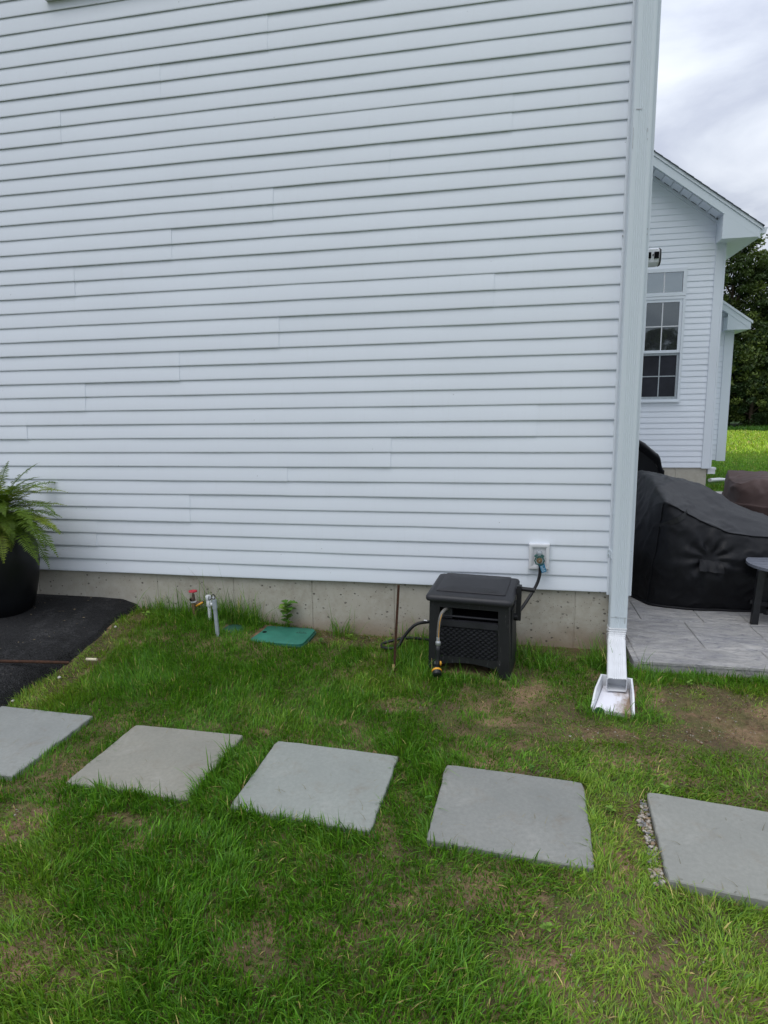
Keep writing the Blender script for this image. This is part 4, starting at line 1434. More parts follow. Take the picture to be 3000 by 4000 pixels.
MB().tube([(0.085, -0.022, 0.143), (0.062, -0.028, 0.130), (0.036, -0.030, 0.115)], [0.006, 0.008, 0.008], 8).build('lever', M['yellow'], sp_, smooth=True)

pc = empty('capped_pipe', (-2.765, -0.10, 0.10))
tag(pc, 'white capped plastic pipe between the red tap and the grey post', 'pipe')
MB().tube([(0.0, 0, -0.12), (0.0, 0, 0.12)], 0.013, 12).build('pipe', M['white'], pc)
MB().lathe([(0.0195, 0.150), (0.0205, 0.152), (0.0205, 0.178), (0.017, 0.184)], n=14, c=(-0.004, 0, 0)).build('cap', M['white'], pc, angle=40)
MB().lathe([(0.018, 0.105), (0.0195, 0.108), (0.0195, 0.144), (0.017, 0.150)], n=14).build('coupler', M['white'], pc, angle=40)
MB().tube([(0.0, 0, 0.126), (0.028, -0.004, 0.118)], [0.012, 0.012], 10).build('side_outlet', M['white'], pc, angle=40)

gp_ = empty('grey_post', (-2.592, -0.335, gst(-2.592, -0.335)))
tag(gp_, 'short grey square metal post with wire loop standing in the grass', 'post')
MB().prism([(-0.0105, -0.0105), (0.0105, -0.0105), (0.0105, 0.0105), (-0.0105, 0.0105)], -0.06, 0.26, 'z').build('post', M['galv'], gp_, rot=(0, rad(-2.2), rad(8)))
MB().prism([(-0.013, -0.013), (0.013, -0.013), (0.013, 0.013), (-0.013, 0.013)], 0.195, 0.255, 'z').build('sleeve', M['galv'], gp_, rot=(0, rad(-2.2), rad(8)))
lp = [(-0.012, 0, 0.255), (-0.020, 0, 0.268), (-0.028, 0, 0.280), (-0.024, 0, 0.292), (-0.012, 0, 0.294), (-0.006, 0, 0.284), (-0.008, 0, 0.262), (-0.034, 0.01, 0.262), (-0.060, 0.03, 0.245), (-0.085, 0.06, 0.238), (-0.11, 0.12, 0.245)]
MB().tube(bez(lp, 6), 0.0028, 6).build('wire_loop', M['black'], gp_, smooth=True)
MB().tube([(-0.016, 0, 0.274), (-0.013, -0.006, 0.276)], 0.008, 10).build('bolt', M['chrome'], gp_)

# ------------------------------------------------------------------ rod and litter by the driveway
rod = MB().tube([(-4.30, -1.48, 0.150), (-3.60, -1.13, 0.149), (-3.42, -1.04, 0.120), (-3.27, -0.965, 0.094)], 0.0095, 8).build('iron_rod', M['rust'])
tag(rod, 'rusty iron rod lying across the edge of the black driveway', 'rod')
tag(MB().tube([(-3.235, -0.85, 0.072), (-3.165, -0.845, 0.072)], 0.009, 8).build('plastic_stub', plain('ivory_plastic', (0.55, 0.50, 0.36), 0.5, 0.3)), 'short ivory plastic stub lying in the grass beyond the rod end', 'pipe stub')
peb = [((-3.33, -0.40), 0.014, 'white flat pebble on the driveway edge nearest the wall'),
       ((-3.30, -1.02), 0.015, 'pale grey pebble in the grass just below the iron rod'),
       ((-3.38, -1.30), 0.014, 'white pebble at the driveway edge nearest the left picture edge')]
for (xy, s, lab) in peb:
    m_ = MB()
    rr = random.Random(int(s * 1000) + int(xy[1] * 100))
    pebble(m_, 0, 0, 0, s, rr)
    tag(m_.build('pebble', M['pebble_w'], loc=(xy[0], xy[1], float(gz(*xy)) + 0.02), angle=60), lab, 'pebble', 'pebbles along the driveway edge')

# ------------------------------------------------------------------ planter with fern
POT = (-4.285, -0.33, 0.158)
pl = empty('plant_pot', POT)
tag(pl, 'tall black glazed pot standing on the driveway against the wall', 'plant pot')
MB().lathe([(0.0, 0.0), (0.165, 0.0), (0.185, 0.01), (0.215, 0.10), (0.245, 0.24), (0.262, 0.38), (0.258, 0.48), (0.232, 0.60), (0.205, 0.67), (0.205, 0.685), (0.225, 0.70), (0.222, 0.712), (0.195, 0.712), (0.18, 0.66)],
           n=40, cap0=False, cap1=False).build('pot_body', M['pot'], pl, smooth=True)
MB().lathe([(0.0, 0.668), (0.19, 0.665)], n=24, cap0=False, cap1=False).build('potting_soil', M['bark'], pl)
cr0 = [(-0.02, -0.264, 0.46), (0.05, -0.2595, 0.42), (0.10, -0.2445, 0.40), (0.16, -0.2135, 0.365)]
MB().tube(bez(cr0, 4), 0.0014, 5).build('scratch', M['chrome'], pl)

fern = empty('fern', (POT[0] + 0.01, POT[1], POT[2] + 0.70))
tag(fern, 'green fern with arching fronds and a few brown tips in the black pot', 'fern')


def frond(length, az, lift, droop, width, mat, dry_tip=False, rr=random):
    n = 24
    P, T = [], []
    p = Vector((0, 0, 0))
    a = lift
    for i in range(n):
        P.append(p.copy())
        d = Vector((math.cos(az) * math.cos(a), math.sin(az) * math.cos(a), math.sin(a)))
        T.append(d)
        p = p + d * (length / n)
        a -= droop / n * (0.4 + 1.4 * i / n)
        az += rr.uniform(-0.03, 0.03)
    m_ = MB()
    side0 = Vector((-math.sin(az), math.cos(az), 0))
    m_.tube(P[::3] + [P[-1]], [0.0022] * len(P[::3]) + [0.0008], 4)
    for i in range(3, n):
        u = i / n
        w_ = width * (math.sin(math.pi * min(1, u * 0.86 + 0.10)) ** 0.7) * (1.0 if u < 0.75 else (1 - u) / 0.25 * 0.85 + 0.15)
        nrm = side0.cross(T[i]).normalized()
        for s_ in (-1, 1):
            for hlf in (0, 0.5):
                q = P[i] + T[i] * (length / n) * hlf
                sd_ = (side0 * s_ + T[i] * 0.28 + nrm * rr.uniform(-0.35, 0.1)).normalized()
                L = w_ * rr.uniform(0.9, 1.15) * 1.45
                bw = length / n * 0.165
                tip = q + sd_ * L - Vector((0, 0, L * 0.18))
                mid = q + sd_ * L * 0.55
                m_.add([q - T[i] * bw * 0.7, q + T[i] * bw * 0.7, mid + T[i] * bw, tip, mid - T[i] * bw], [(0, 1, 2, 4), (4, 2, 3)])
    return m_.build('frond', mat, fern)


fr = random.Random(12)
specs = [(0.52, -0.15, 0.62, 1.35, 0.055, 'fern'), (0.50, -0.25, 0.35, 0.75, 0.055, 'fern'), (0.50, 0.1, 0.75, 1.1, 0.055, 'fern_light'), (0.46, -0.05, 0.15, 0.8, 0.05, 'fern'),
         (0.55, -0.55, 0.35, 1.5, 0.055, 'fern'), (0.5, -0.9, 0.45, 2.1, 0.055, 'fern_light'), (0.48, -1.2, 0.4, 2.2, 0.055, 'fern'), (0.46, -1.5, 0.35, 2.3, 0.055, 'fern'),
         (0.44, -0.7, 0.1, 1.6, 0.05, 'fern_light'), (0.50, -0.35, 0.9, 1.2, 0.055, 'fern'), (0.42, -0.6, 1.15, 0.9, 0.055, 'fern_light'), (0.42, 0.3, 1.15, 0.7, 0.05, 'fern'),
         (0.40, -1.6, 1.2, 0.6, 0.055, 'fern'), (0.44, -2.4, 0.9, 1.3, 0.055, 'fern'), (0.52, -0.42, -0.05, 1.0, 0.045, 'fern'), (0.5, -0.2, -0.1, 1.3, 0.05, 'fern'),
         (0.45, -1.05, 0.2, 2.0, 0.055, 'fern'), (0.47, 0.0, 0.45, 0.7, 0.05, 'fern_light'), (0.40, -0.85, 0.75, 1.9, 0.06, 'fern'), (0.40, -1.35, 0.85, 2.0, 0.06, 'fern_light'),
         (0.44, 1.0, 0.9, 1.2, 0.05, 'fern'), (0.44, 2.0, 0.8, 1.2, 0.05, 'fern'), (0.46, 2.9, 0.6, 1.2, 0.05, 'fern'), (0.48, -2.9, 0.5, 1.5, 0.055, 'fern'),
         (0.44, -2.0, 0.5, 2.1, 0.055, 'fern'), (0.36, -0.1, 1.35, 0.4, 0.05, 'fern'), (0.34, -0.8, 0.4, 2.4, 0.05, 'fern_dry'), (0.58, -0.33, 0.12, 1.15, 0.045, 'fern'), (0.56, -0.22, 0.28, 0.95, 0.05, 'fern_light'), (0.54, -0.38, 0.50, 1.3, 0.055, 'fern'), (0.50, -0.1, 0.85, 1.2, 0.055, 'fern_light')]
for (L, az, lf_, dr, w_, mt) in specs:
    frond(L * 1.28, az + fr.uniform(-0.1, 0.1), lf_, dr, w_ * 0.95, M[mt], rr=fr)
for k in range(80):
    az = fr.uniform(-1.9, 0.5)
    frond(fr.uniform(0.26, 0.54), az, fr.uniform(0.1, 1.3), fr.uniform(0.8, 2.2), fr.uniform(0.04, 0.055), M[fr.choice(('fern', 'fern', 'fern_light'))], rr=fr)

# ------------------------------------------------------------------ weeds


def leaf_blade(m_, base, d, up, L, w, lobes=False):
    d = Vector(d).normalized()
    sdv = d.cross(Vector(up)).normalized()
    base = Vector(base)
    prof = ((0, 0.08), (0.2, 0.6), (0.42, 1.0), (0.62, 0.85), (0.82, 0.45), (1.0, 0.0)) if not lobes else ((0, 0.1), (0.15, 0.75), (0.3, 1.0), (0.42, 0.62), (0.6, 0.85), (0.72, 0.42), (0.85, 0.40), (1.0, 0.0))
    vv_, f_ = [], []
    for (u, q) in prof:
        c = base + d * L * u - Vector((0, 0, 1)) * L * 0.35 * u * u
        vv_ += [c + sdv * w * q + Vector(up) * w * 0.25 * q, c, c - sdv * w * q + Vector(up) * w * 0.25 * q]
    for i in range(len(prof) - 1):
        f_ += [(3 * i, 3 * i + 1, 3 * i + 4, 3 * i + 3), (3 * i + 1, 3 * i + 2, 3 * i + 5, 3 * i + 4)]
    m_.add(vv_, f_)


wd = empty('weed', (-2.195, -0.045, 0.062))
tag(wd, 'tall leafy weed growing against the foundation behind the green valve box', 'weed')
MB().tube([(0, 0, -0.01), (0.006, 0, 0.08), (0.002, -0.004, 0.175)], [0.0035, 0.003, 0.0015], 6).build('stem', M['weed'], wd)
rr = random.Random(8)
for k in range(15):
    zz = 0.02 + 0.155 * (k / 14) ** 0.9
    az = k * 2.4 + 0.4
    L = (0.080 if zz > 0.09 else 0.060) * rr.uniform(0.8, 1.25)
    m_ = MB()
    leaf_blade(m_, (0.003, 0, zz), (math.cos(az), math.sin(az), 0.45), (0, 0, 1), L, L * 0.46, True)
    m_.build('leaf', M['weed'] if k % 3 else M['weed_light'], wd)
small = [((-0.216, -1.747), 'small bright green broadleaf weed between the mottled stone and the last stone', 0.026, 'weed_light'),
         ((0.030, -1.568), 'bright green seedling behind the back edge of the last stepping stone', 0.026, 'weed_light'),
         ((-0.500, -2.388), 'lone yellow-green seedling in the thin lawn at the bottom right', 0.026, 'weed_light'),
         ((-0.945, -1.80), 'tiny green weed at the left side of the mottled stone', 0.020, 'weed'),
         ((-0.519, -1.505), 'low weed behind the back edge of the mottled stone', 0.022, 'weed'),
         ((-1.72, -0.10), 'clump of broad weed leaves on the bare soil right of the valve box', 0.035, 'weed_light'),
         ((-1.88, -0.24), 'spreading weed just right of the green valve box corner', 0.032, 'weed'),
         ((-2.40, -0.07), 'low weed between the round cover and the valve box', 0.032, 'weed_light'),
         ((-3.24, -0.16), 'leafy weed at the corner of the driveway and the foundation', 0.042, 'weed_light'),
         ((0.40, -0.50), 'small pale weed in the bare soil below the patio edge', 0.024, 'weed_light')]
for (xy, lab, L, mt) in small:
    w_ = empty('weed', (xy[0], xy[1], float(gz(*xy)) + 0.015))
    tag(w_, lab, 'weed', 'small weeds in the lawn')
    rr = random.Random(int(xy[0] * 1000))
    for k in range(rr.choice((5, 6, 7))):
        az = k * 2.4 + rr.uniform(0, 1)
        m_ = MB()
        leaf_blade(m_, (0, 0, 0.004 * k), (math.cos(az), math.sin(az), rr.uniform(0.3, 0.9)), (0, 0, 1), L * rr.uniform(0.7, 1.15), L * 0.33)
        m_.build('leaf', M[mt], w_)

# ------------------------------------------------------------------ covered furniture on the patio


def cat(P, t):
    """Catmull-Rom over an array of rows at parameter t (0..n-1)"""
    n = P.shape[0]
    i = int(min(max(math.floor(t), 0), n - 2))
    f = t - i
    a, b, c, d = P[max(i - 1, 0)], P[i], P[i + 1], P[min(i + 2, n - 1)]
    return 0.5 * ((2 * b) + (c - a) * f + (2 * a - 5 * b + 4 * c - d) * f * f + (3 * b - a - 3 * c + d) * f ** 3)


def drape(name, ctrl, mat, parent, su=10, sv=10, wrinkle=0.008, seed=0, close=True, extra=None):
    """ctrl[row][col] -> xyz; smooth sheet through the control points, with folds"""
    C = np.array(ctrl, float)
    nr, nc = C.shape[:2]
    R_ = np.array([cat(C, t) for t in np.linspace(0, nr - 1, (nr - 1) * su + 1)])
    R_ = np.transpose(np.array([cat(np.transpose(R_, (1, 0, 2)), t) for t in np.linspace(0, nc - 1, (nc - 1) * sv + 1)]), (1, 0, 2))
    du = np.gradient(R_, axis=0)
    dv = np.gradient(R_, axis=1)
    nrm = np.cross(dv, du)
    nrm /= np.linalg.norm(nrm, axis=2, keepdims=True) + 1e-9
    x, y, z = R_[..., 0], R_[..., 1], R_[..., 2]
    w_ = (fbm(x * 1.3 + y + seed, z * 2.2 - y, 3.0, 4) - 0.5) * 2
    rdg = 1 - np.abs(fbm(x * 2.0 + z * 1.2 + seed * 3, z * 1.1 - x + y * 1.5, 2.6, 3) - 0.5) * 7
    rd2 = 1 - np.abs(fbm(x * 1.2 - z * 2.0 + seed, z * 0.6 + x * 1.4 - y, 4.2, 2) - 0.5) * 8
    d = w_ * wrinkle + np.clip(rdg, 0, 1) ** 1.5 * wrinkle * 1.2 + np.clip(rd2, 0, 1) ** 1.5 * wrinkle * 0.8
    if extra is not None:
        d = d + extra(x, y, z)
    R_ = R_ + nrm * d[..., None]
    a, b = R_.shape[:2]
    f_ = [(i * b + j, i * b + j + 1, (i + 1) * b + j + 1, (i + 1) * b + j) for i in range(a - 1) for j in range(b - 1)]
    me = bpy.data.meshes.new(name)
    me.from_pydata(R_.reshape(-1, 3).tolist(), [], f_)
    me.shade_smooth()
    return link(name, me, mat, parent), R_


def folds(x, y, z):
    """creases radiating from the vent flap in the front of the cover"""
    cx, cz_ = 0.845, 0.47
    ax, az = x - cx, z - cz_
    r_ = np.sqrt(ax * ax + az * az) + 1e-6
    th = np.arctan2(az, ax)
    front = sstep(1.05, 0.9, y)
    return front * (0.013 * np.cos(th * 9 + 1.2 * np.sin(th * 2)) * np.exp(-(r_ / 0.2) ** 2) * sstep(0.015, 0.09, r_) - 0.02 * np.exp(-(r_ / 0.085) ** 2))


gc = empty('covered_grill', (0.9, 1.5, 0.07))
gc.location = (0, 0, 0)
tag(gc, 'large black fabric cover with sloping top over patio furniture beside the house corner', 'furniture cover')
# columns run round the thing: left back, left, front-left edge, front ..., right, right back
hem = [(0.30, 2.3), (0.325, 1.35), (0.43, 0.885), (0.645, 0.775), (0.914, 0.768), (1.276, 0.795), (1.95, 0.82), (2.15, 1.15), (2.15, 2.3)]
edge = [(0.34, 2.35, 0.86), (0.435, 1.40, 0.73), (0.517, 0.90, 0.872), (0.685, 0.875, 0.80), (0.945, 0.87, 0.668), (1.263, 0.88, 0.625), (1.95, 0.90, 0.60), (2.08, 1.2, 0.58), (2.08, 2.3, 0.56)]
ridge = [(0.40, 2.25, 0.93), (0.491, 1.80, 0.945), (0.575, 1.74, 0.995), (0.812, 1.74, 0.952), (1.068, 1.74, 0.882), (1.30, 1.74, 0.748), (1.75, 1.75, 0.56), (1.95, 1.76, 0.55), (2.0, 2.2, 0.54)]
rows_ = []
for kf, bulge in ((0, 0.0), (0.12, 0.022), (0.42, 0.065), (0.75, 0.048), (0.96, 0.010)):
    row = []
    for i, (h_, e_) in enumerate(zip(hem, edge)):
        z = 0.075 + (e_[2] - 0.075) * kf
        x = h_[0] + (e_[0] - h_[0]) * kf
        y = h_[1] + (e_[1] - h_[1]) * kf
        if i in (3, 4, 5, 6):
            y -= bulge
        elif i in (0, 1):
            x -= bulge * 0.5
        elif i > 6:
            x += bulge
        row.append((x, y, z))
    rows_.append(row)
rows_.append([(e_[0] + (r_[0] - e_[0]) * 0.06, e_[1] + (r_[1] - e_[1]) * 0.06, e_[2] + 0.012) for e_, r_ in zip(edge, ridge)])
rows_.append([((e_[0] + r_[0]) / 2, (e_[1] + r_[1]) / 2, (e_[2] + r_[2]) / 2 + 0.02) for e_, r_ in zip(edge, ridge)])
rows_.append(list(ridge))
rows_.append([(r_[0], 2.3, r_[2] - 0.10) for r_ in ridge])
rows_.append([(r_[0] * 0.98 + 0.02, 2.4, 0.08) for r_ in ridge])
cv, RG = drape('cover', rows_, M['black_fabric'], gc, 14, 20, 0.0075, 3, extra=folds)
# seam along the front top edge, hem, strap and vent flap
ie = int(round(4.35 * 14))
seam_pts = [Vector(RG[ie, j]) + Vector((0, -0.004, 0.002)) for j in range(2 * 20 + 1, RG.shape[1] - 34, 3)]
MB().tube(seam_pts, 0.0045, 6).build('seam_piping', M['black_fabric'], gc, smooth=True)
MB().tube([Vector(RG[k, 2 * 20 + 1]) + Vector((-0.003, -0.003, 0)) for k in range(2, ie + 1, 2)], 0.004, 6).build('corner_seam', M['black_fabric'], gc, smooth=True)
hem_pts = [Vector(RG[1, j]) + Vector((0, -0.006, 0.0)) for j in range(4, RG.shape[1] - 10, 3)]
MB().tube(hem_pts, 0.012, 6).build('hem', M['black_fabric'], gc, smooth=True)


def on_cover(x, z):
    d = (RG[..., 0] - x) ** 2 + (RG[..., 2] - z) ** 2 + np.where(RG[..., 1] > 1.1, 10, 0)
    k = np.unravel_index(np.argmin(d), d.shape)
    return float(RG[k][1])


sv_ = []
for t_ in np.linspace(0, 1, 12):
    x, z = 0.50 + 0.215 * t_, 0.69 + 0.115 * t_
    y = on_cover(x, z) - 0.008
    sv_ += [(x - 0.008, y, z + 0.017), (x + 0.008, y, z - 0.017)]
MB().add(sv_, [(2 * i, 2 * i + 1, 2 * i + 3, 2 * i + 2) for i in range(11)]).build('strap', M['black'], gc)
fv = []
for j, (z, w_, dy) in enumerate(((0.455, 0.080, -0.012), (0.43, 0.084, 0.006), (0.405, 0.087, 0.016), (0.378, 0.088, 0.024))):
    for t_ in np.linspace(-1, 1, 9):
        x = 0.845 + w_ * t_
        y = on_cover(x, z) - dy - 0.012 + 0.006 * math.sin(t_ * 9 + j)
        fv.append((x, y, z - 0.010 * t_))
MB().add(fv, [(j * 9 + i, j * 9 + i + 1, (j + 1) * 9 + i + 1, (j + 1) * 9 + i) for j in range(3) for i in range(8)]).build('vent_flap', M['black_fabric'], gc, smooth=True)
MB().add([(0.42, 0.86, 0.071), (0.50, 0.80, 0.071), (0.56, 0.775, 0.072), (0.545, 0.80, 0.088), (0.47, 0.85, 0.09)], [(0, 1, 2, 3, 4)]).build('tie_end', M['black'], gc)

bgc = empty('covered_barbecue', (0, 0, 0))
tag(bgc, 'black covered barbecue half hidden behind the house corner and the big cover', 'barbecue cover')
sh_ = [(0.22, 0.075), (0.215, 0.6), (0.22, 1.22), (0.30, 1.30), (0.60, 1.30), (0.771, 1.228), (0.93, 1.105), (1.004, 1.04), (1.045, 0.92), (1.075, 0.80), (1.09, 0.4), (1.095, 0.075)]
rows_ = []
for y, s_, dz in ((3.32, 0.90, -0.05), (3.28, 0.97, -0.015), (3.34, 1.0, 0.0), (3.6, 1.0, 0.02), (3.85, 1.0, 0.0), (3.90, 0.95, -0.04)):
    rows_.append([(0.65 + (x - 0.65) * s_, y, 0.075 + (z - 0.075) * (1 + (s_ - 1) * 0.3) + (dz if z > 1 else 0)) for x, z in sh_])
c2, R2 = drape('cover', rows_, M['black_fabric'], bgc, 4, 4, 0.008, 5)
fr_ = MB()
cpts = [(0.65 + (x - 0.65) * 0.90, 3.32, 0.075 + (z - 0.075) * 0.97 + (-0.05 if z > 1 else 0)) for x, z in sh_]
fr_.add(cpts, [tuple(range(len(cpts)))])
fr_.build('front_panel', M['black_fabric'], bgc)
MB().tube(bez([(0.62, 3.33, 1.262), (0.77, 3.31, 1.198), (0.98, 3.31, 1.03), (1.045, 3.31, 0.80), (1.05, 3.31, 0.3)], 6), 0.010, 6).build('seam_piping', M['black_fabric'], bgc, smooth=True)

br_ = empty('covered_table', (0, 0, 0))
tag(br_, 'brown fabric cover over low patio furniture at the right edge', 'furniture cover')
o_top = [(1.801, 3.62, 0.80), (1.95, 4.55, 0.868), (3.4, 4.6, 0.87), (3.4, 3.55, 0.84), (2.14, 3.52, 0.84)]
# rows from the hem up, columns round the outline
outl = [(2.10, 4.6), (1.97, 4.1), (1.93, 3.62), (2.11, 3.34), (2.3, 3.26), (2.8, 3.25), (3.45, 3.3), (3.5, 4.5)]
rows_ = []
for z, s_, fl_ in ((0.075, 1.02, 0.0), (0.30, 1.0, 0.02), (0.47, 1.02, -0.01), (0.49, 0.995, 0.03), (0.63, 0.985, 0.05), (0.745, 0.96, 0.06), (0.768, 0.90, 0.08), (0.778, 0.5, 0.0), (0.78, 0.05, 0)):
    row = []
    for (x, y) in outl:
        xx = 2.6 + (x - 2.6) * s_
        yy = 3.95 + (y - 3.95) * s_ + (fl_ * 3.2 * sstep(0.46, 0.8, z) if y < 3.5 else 0)
        row.append((xx, yy, z - (0.055 if (x < 2.0 and z > 0.7 and s_ > 0.6) else 0)))
    rows_.append(row)
drape('cover', rows_, M['brown_fabric'], br_, 6, 8, 0.012, 9)
MB().tube(bez([(2.11, 3.375, 0.475), (2.3, 3.27, 0.472), (2.8, 3.235, 0.472), (3.4, 3.28, 0.472)], 6), 0.007, 6).build('seam_piping', M['brown_fabric'], br_, smooth=True)
MB().tube(bez([(1.96, 3.62, 0.70), (2.05, 3.50, 0.65), (2.13, 3.43, 0.60), (2.13, 3.40, 0.48)], 6), 0.007, 6).build('corner_seam', M['brown_fabric'], br_, smooth=True)

# ------------------------------------------------------------------ round slatted side table
tb = empty('side_table', (1.34, 0.63, 0.07))
tag(tb, 'round black side table with grey slatted top cut by the right edge', 'side table')
TR, TZ = 0.285, 0.412
ns_ = 7
for i in range(ns_):
    y0 = -TR + 2 * TR * i / ns_ + 0.003
    y1 = -TR + 2 * TR * (i + 1) / ns_ - 0.003
    pts_ = []
    for k in range(7):
        y = y0 + (y1 - y0) * k / 6
        pts_.append((-math.sqrt(max(TR * TR - y * y, 0.0004)), y))
    for k in range(7):
        y = y1 - (y1 - y0) * k / 6
        pts_.append((math.sqrt(max(TR * TR - y * y, 0.0004)), y))
    MB().prism(pts_, TZ - 0.02, TZ, 'z').build('slat', M['tablegrey'], tb)
for sx in (-1, 1):
    for sy in (-1, 1):
        lx, ly = sx * (0.245 if sy < 0 else 0.10), sy * 0.135
        m_ = MB()
        m_.add([(lx - 0.022 + sx * 0.02, ly - 0.016, 0.0), (lx + 0.022 + sx * 0.02, ly - 0.016, 0.0), (lx + 0.022 + sx * 0.02, ly + 0.016, 0.0), (lx - 0.022 + sx * 0.02, ly + 0.016, 0.0),
                (lx - 0.022, ly - 0.016, TZ - 0.021), (lx + 0.022, ly - 0.016, TZ - 0.021), (lx + 0.022, ly + 0.016, TZ - 0.021), (lx - 0.022, ly + 0.016, TZ - 0.021)],
               [(0, 3, 2, 1), (4, 5, 6, 7), (0, 1, 5, 4), (1, 2, 6, 5), (2, 3, 7, 6), (3, 0, 4, 7)])
        m_.build('leg', M['blackpl'], tb)
for s_ in (-1, 1):
    MB().box(-0.20, 0.20, s_ * 0.135 - 0.012, s_ * 0.135 + 0.012, TZ - 0.075, TZ - 0.0215).build('apron', M['blackpl'], tb)
    MB().tube([(-0.20, -0.135 * s_, 0.085), (0.20, 0.135 * s_, 0.085 + 0.004 * s_)], 0.020, 4).build('stretcher', M['blackpl'], tb)

# ------------------------------------------------------------------ security camera on the side wall
sc_ = empty('security_camera', (0.152, 0.30, 2.53))
sc_.scale = (1.18, 1.18, 1.18)
tag(sc_, 'small white security camera with black sensors on the house corner', 'security camera')
MB().tube([(0.0, 0.0, 0.0), (0.03, 0.0, 0.0)], [0.026, 0.016], 14).build('mount', M['white'], sc_)
bdy = MB()
lv = []
for (x, s_) in ((0.022, 0.75), (0.028, 0.95), (0.05, 1.0), (0.085, 1.0), (0.098, 0.93), (0.102, 0.8)):
    lv.append((x, s_))
shp = [(-0.042, -0.030), (-0.046, 0.0), (-0.044, 0.036), (-0.022, 0.046), (0.022, 0.046), (0.040, 0.03), (0.040, -0.026), (0.012, -0.045), (-0.016, -0.047)]
vv_, f_ = [], []
for (x, s_) in lv:
    vv_ += [(x, p[0] * s_, p[1] * s_) for p in shp]
m9 = len(shp)
for i in range(len(lv) - 1):
    for k in range(m9):
        k2 = (k + 1) % m9
        f_.append((i * m9 + k, i * m9 + k2, (i + 1) * m9 + k2, (i + 1) * m9 + k))
f_ += [tuple(range(m9 - 1, -1, -1)), tuple((len(lv) - 1) * m9 + k for k in range(m9))]
bo = MB().add(vv_, f_).build('housing', M['white'], sc_, angle=45)
MB().box(0.034, 0.0540, -0.051, -0.044, -0.010, 0.020).build('sensor', M['dark'], bo)
MB().tube([(0.064, -0.049, 0.006), (0.064, -0.043, 0.006)], 0.0035, 10).build('microphone', M['dark'], bo)
MB().box(0.070, 0.093, -0.052, -0.043, -0.012, 0.021).build('lens', M['dark'], bo)
m_ = MB()
vv_ = []
for (x, s_) in ((0.0985, 0.98), (0.104, 0.95), (0.107, 0.86)):
    vv_ += [(x, p[0] * s_ * 1.01, p[1] * s_ * 1.01) for p in shp]
f_ = []
for i in range(2):
    for k in range(m9):
        k2 = (k + 1) % m9
        f_.append((i * m9 + k, i * m9 + k2, (i + 1) * m9 + k2, (i + 1) * m9 + k))
f_.append(tuple(2 * m9 + k for k in range(m9)))
m_.add(vv_, f_).build('face_plate', M['blackpl'], bo)

# drain pipe lying on the far lawn
dp_ = MB().tube([(3.02, 8.35, 0.22), (3.30, 8.75, 0.19), (3.55, 8.9, 0.17)], [0.035, 0.035, 0.02], 8).build('drain_extension', M['white'])
tag(dp_, 'white drain extension lying on the lawn at the far house corner', 'drain pipe')

# ------------------------------------------------------------------ grass


def inside_poly(px, py, poly, grow=0.0):
    c = poly.mean(0)
    P = c + (poly - c) * (1 + grow)
    ok = np.ones(len(px), bool)
    sgn = None
    for i in range(len(P)):
        a, b = P[i], P[(i + 1) % len(P)]
        cr_v = (b[0] - a[0]) * (py - a[1]) - (b[1] - a[1]) * (px - a[0])
        ok &= cr_v <= 0
    return ok


def ell(x, y, cx, cy, rx, ry):
    q = ((x - cx) / rx) ** 2 + ((y - cy) / ry) ** 2
    q = q * (0.6 + 0.8 * fbm(x, y, 9.0, 3))
    return sstep(1.0, 0.35, q)


BARE = [(0.42, -0.62, 0.30, 0.17, 0.93), (0.58, -0.88, 0.34, 0.22, 0.93), (0.28, -1.02, 0.22, 0.10, 0.80), (-0.17, -1.10, 0.20, 0.095, 0.92), (-1.20, -0.98, 0.20, 0.10, 0.6), (-1.75, -0.10, 0.55, 0.16, 0.88),
        (-1.55, -0.03, 0.5, 0.14, 0.9), (-0.25, -0.05, 0.45, 0.11, 0.75), (-2.62, -2.22, 0.26, 0.16, 0.82), (-2.15, -2.13, 0.13, 0.055, 0.85), (-0.38, -2.45, 0.40, 0.24, 0.45), 
        (-1.95, -2.75, 0.25, 0.14, 0.4), (-0.12, -1.82, 0.09, 0.20, 0.5), (-3.27, -0.75, 0.13, 0.9, 0.75), (0.9, -0.7, 0.5, 0.2, 0.7), (-2.25, -2.60, 0.22, 0.08, 0.6), (-0.10, -2.75, 0.3, 0.15, 0.6),
        (0.10, -0.55, 0.10, 0.12, 0.5)]


def bare(x, y):
    b = np.zeros_like(x)
    for (cx, cy, rx, ry, s_) in BARE:
        b = np.maximum(b, ell(x, y, cx, cy, rx, ry) * s_)
    return b


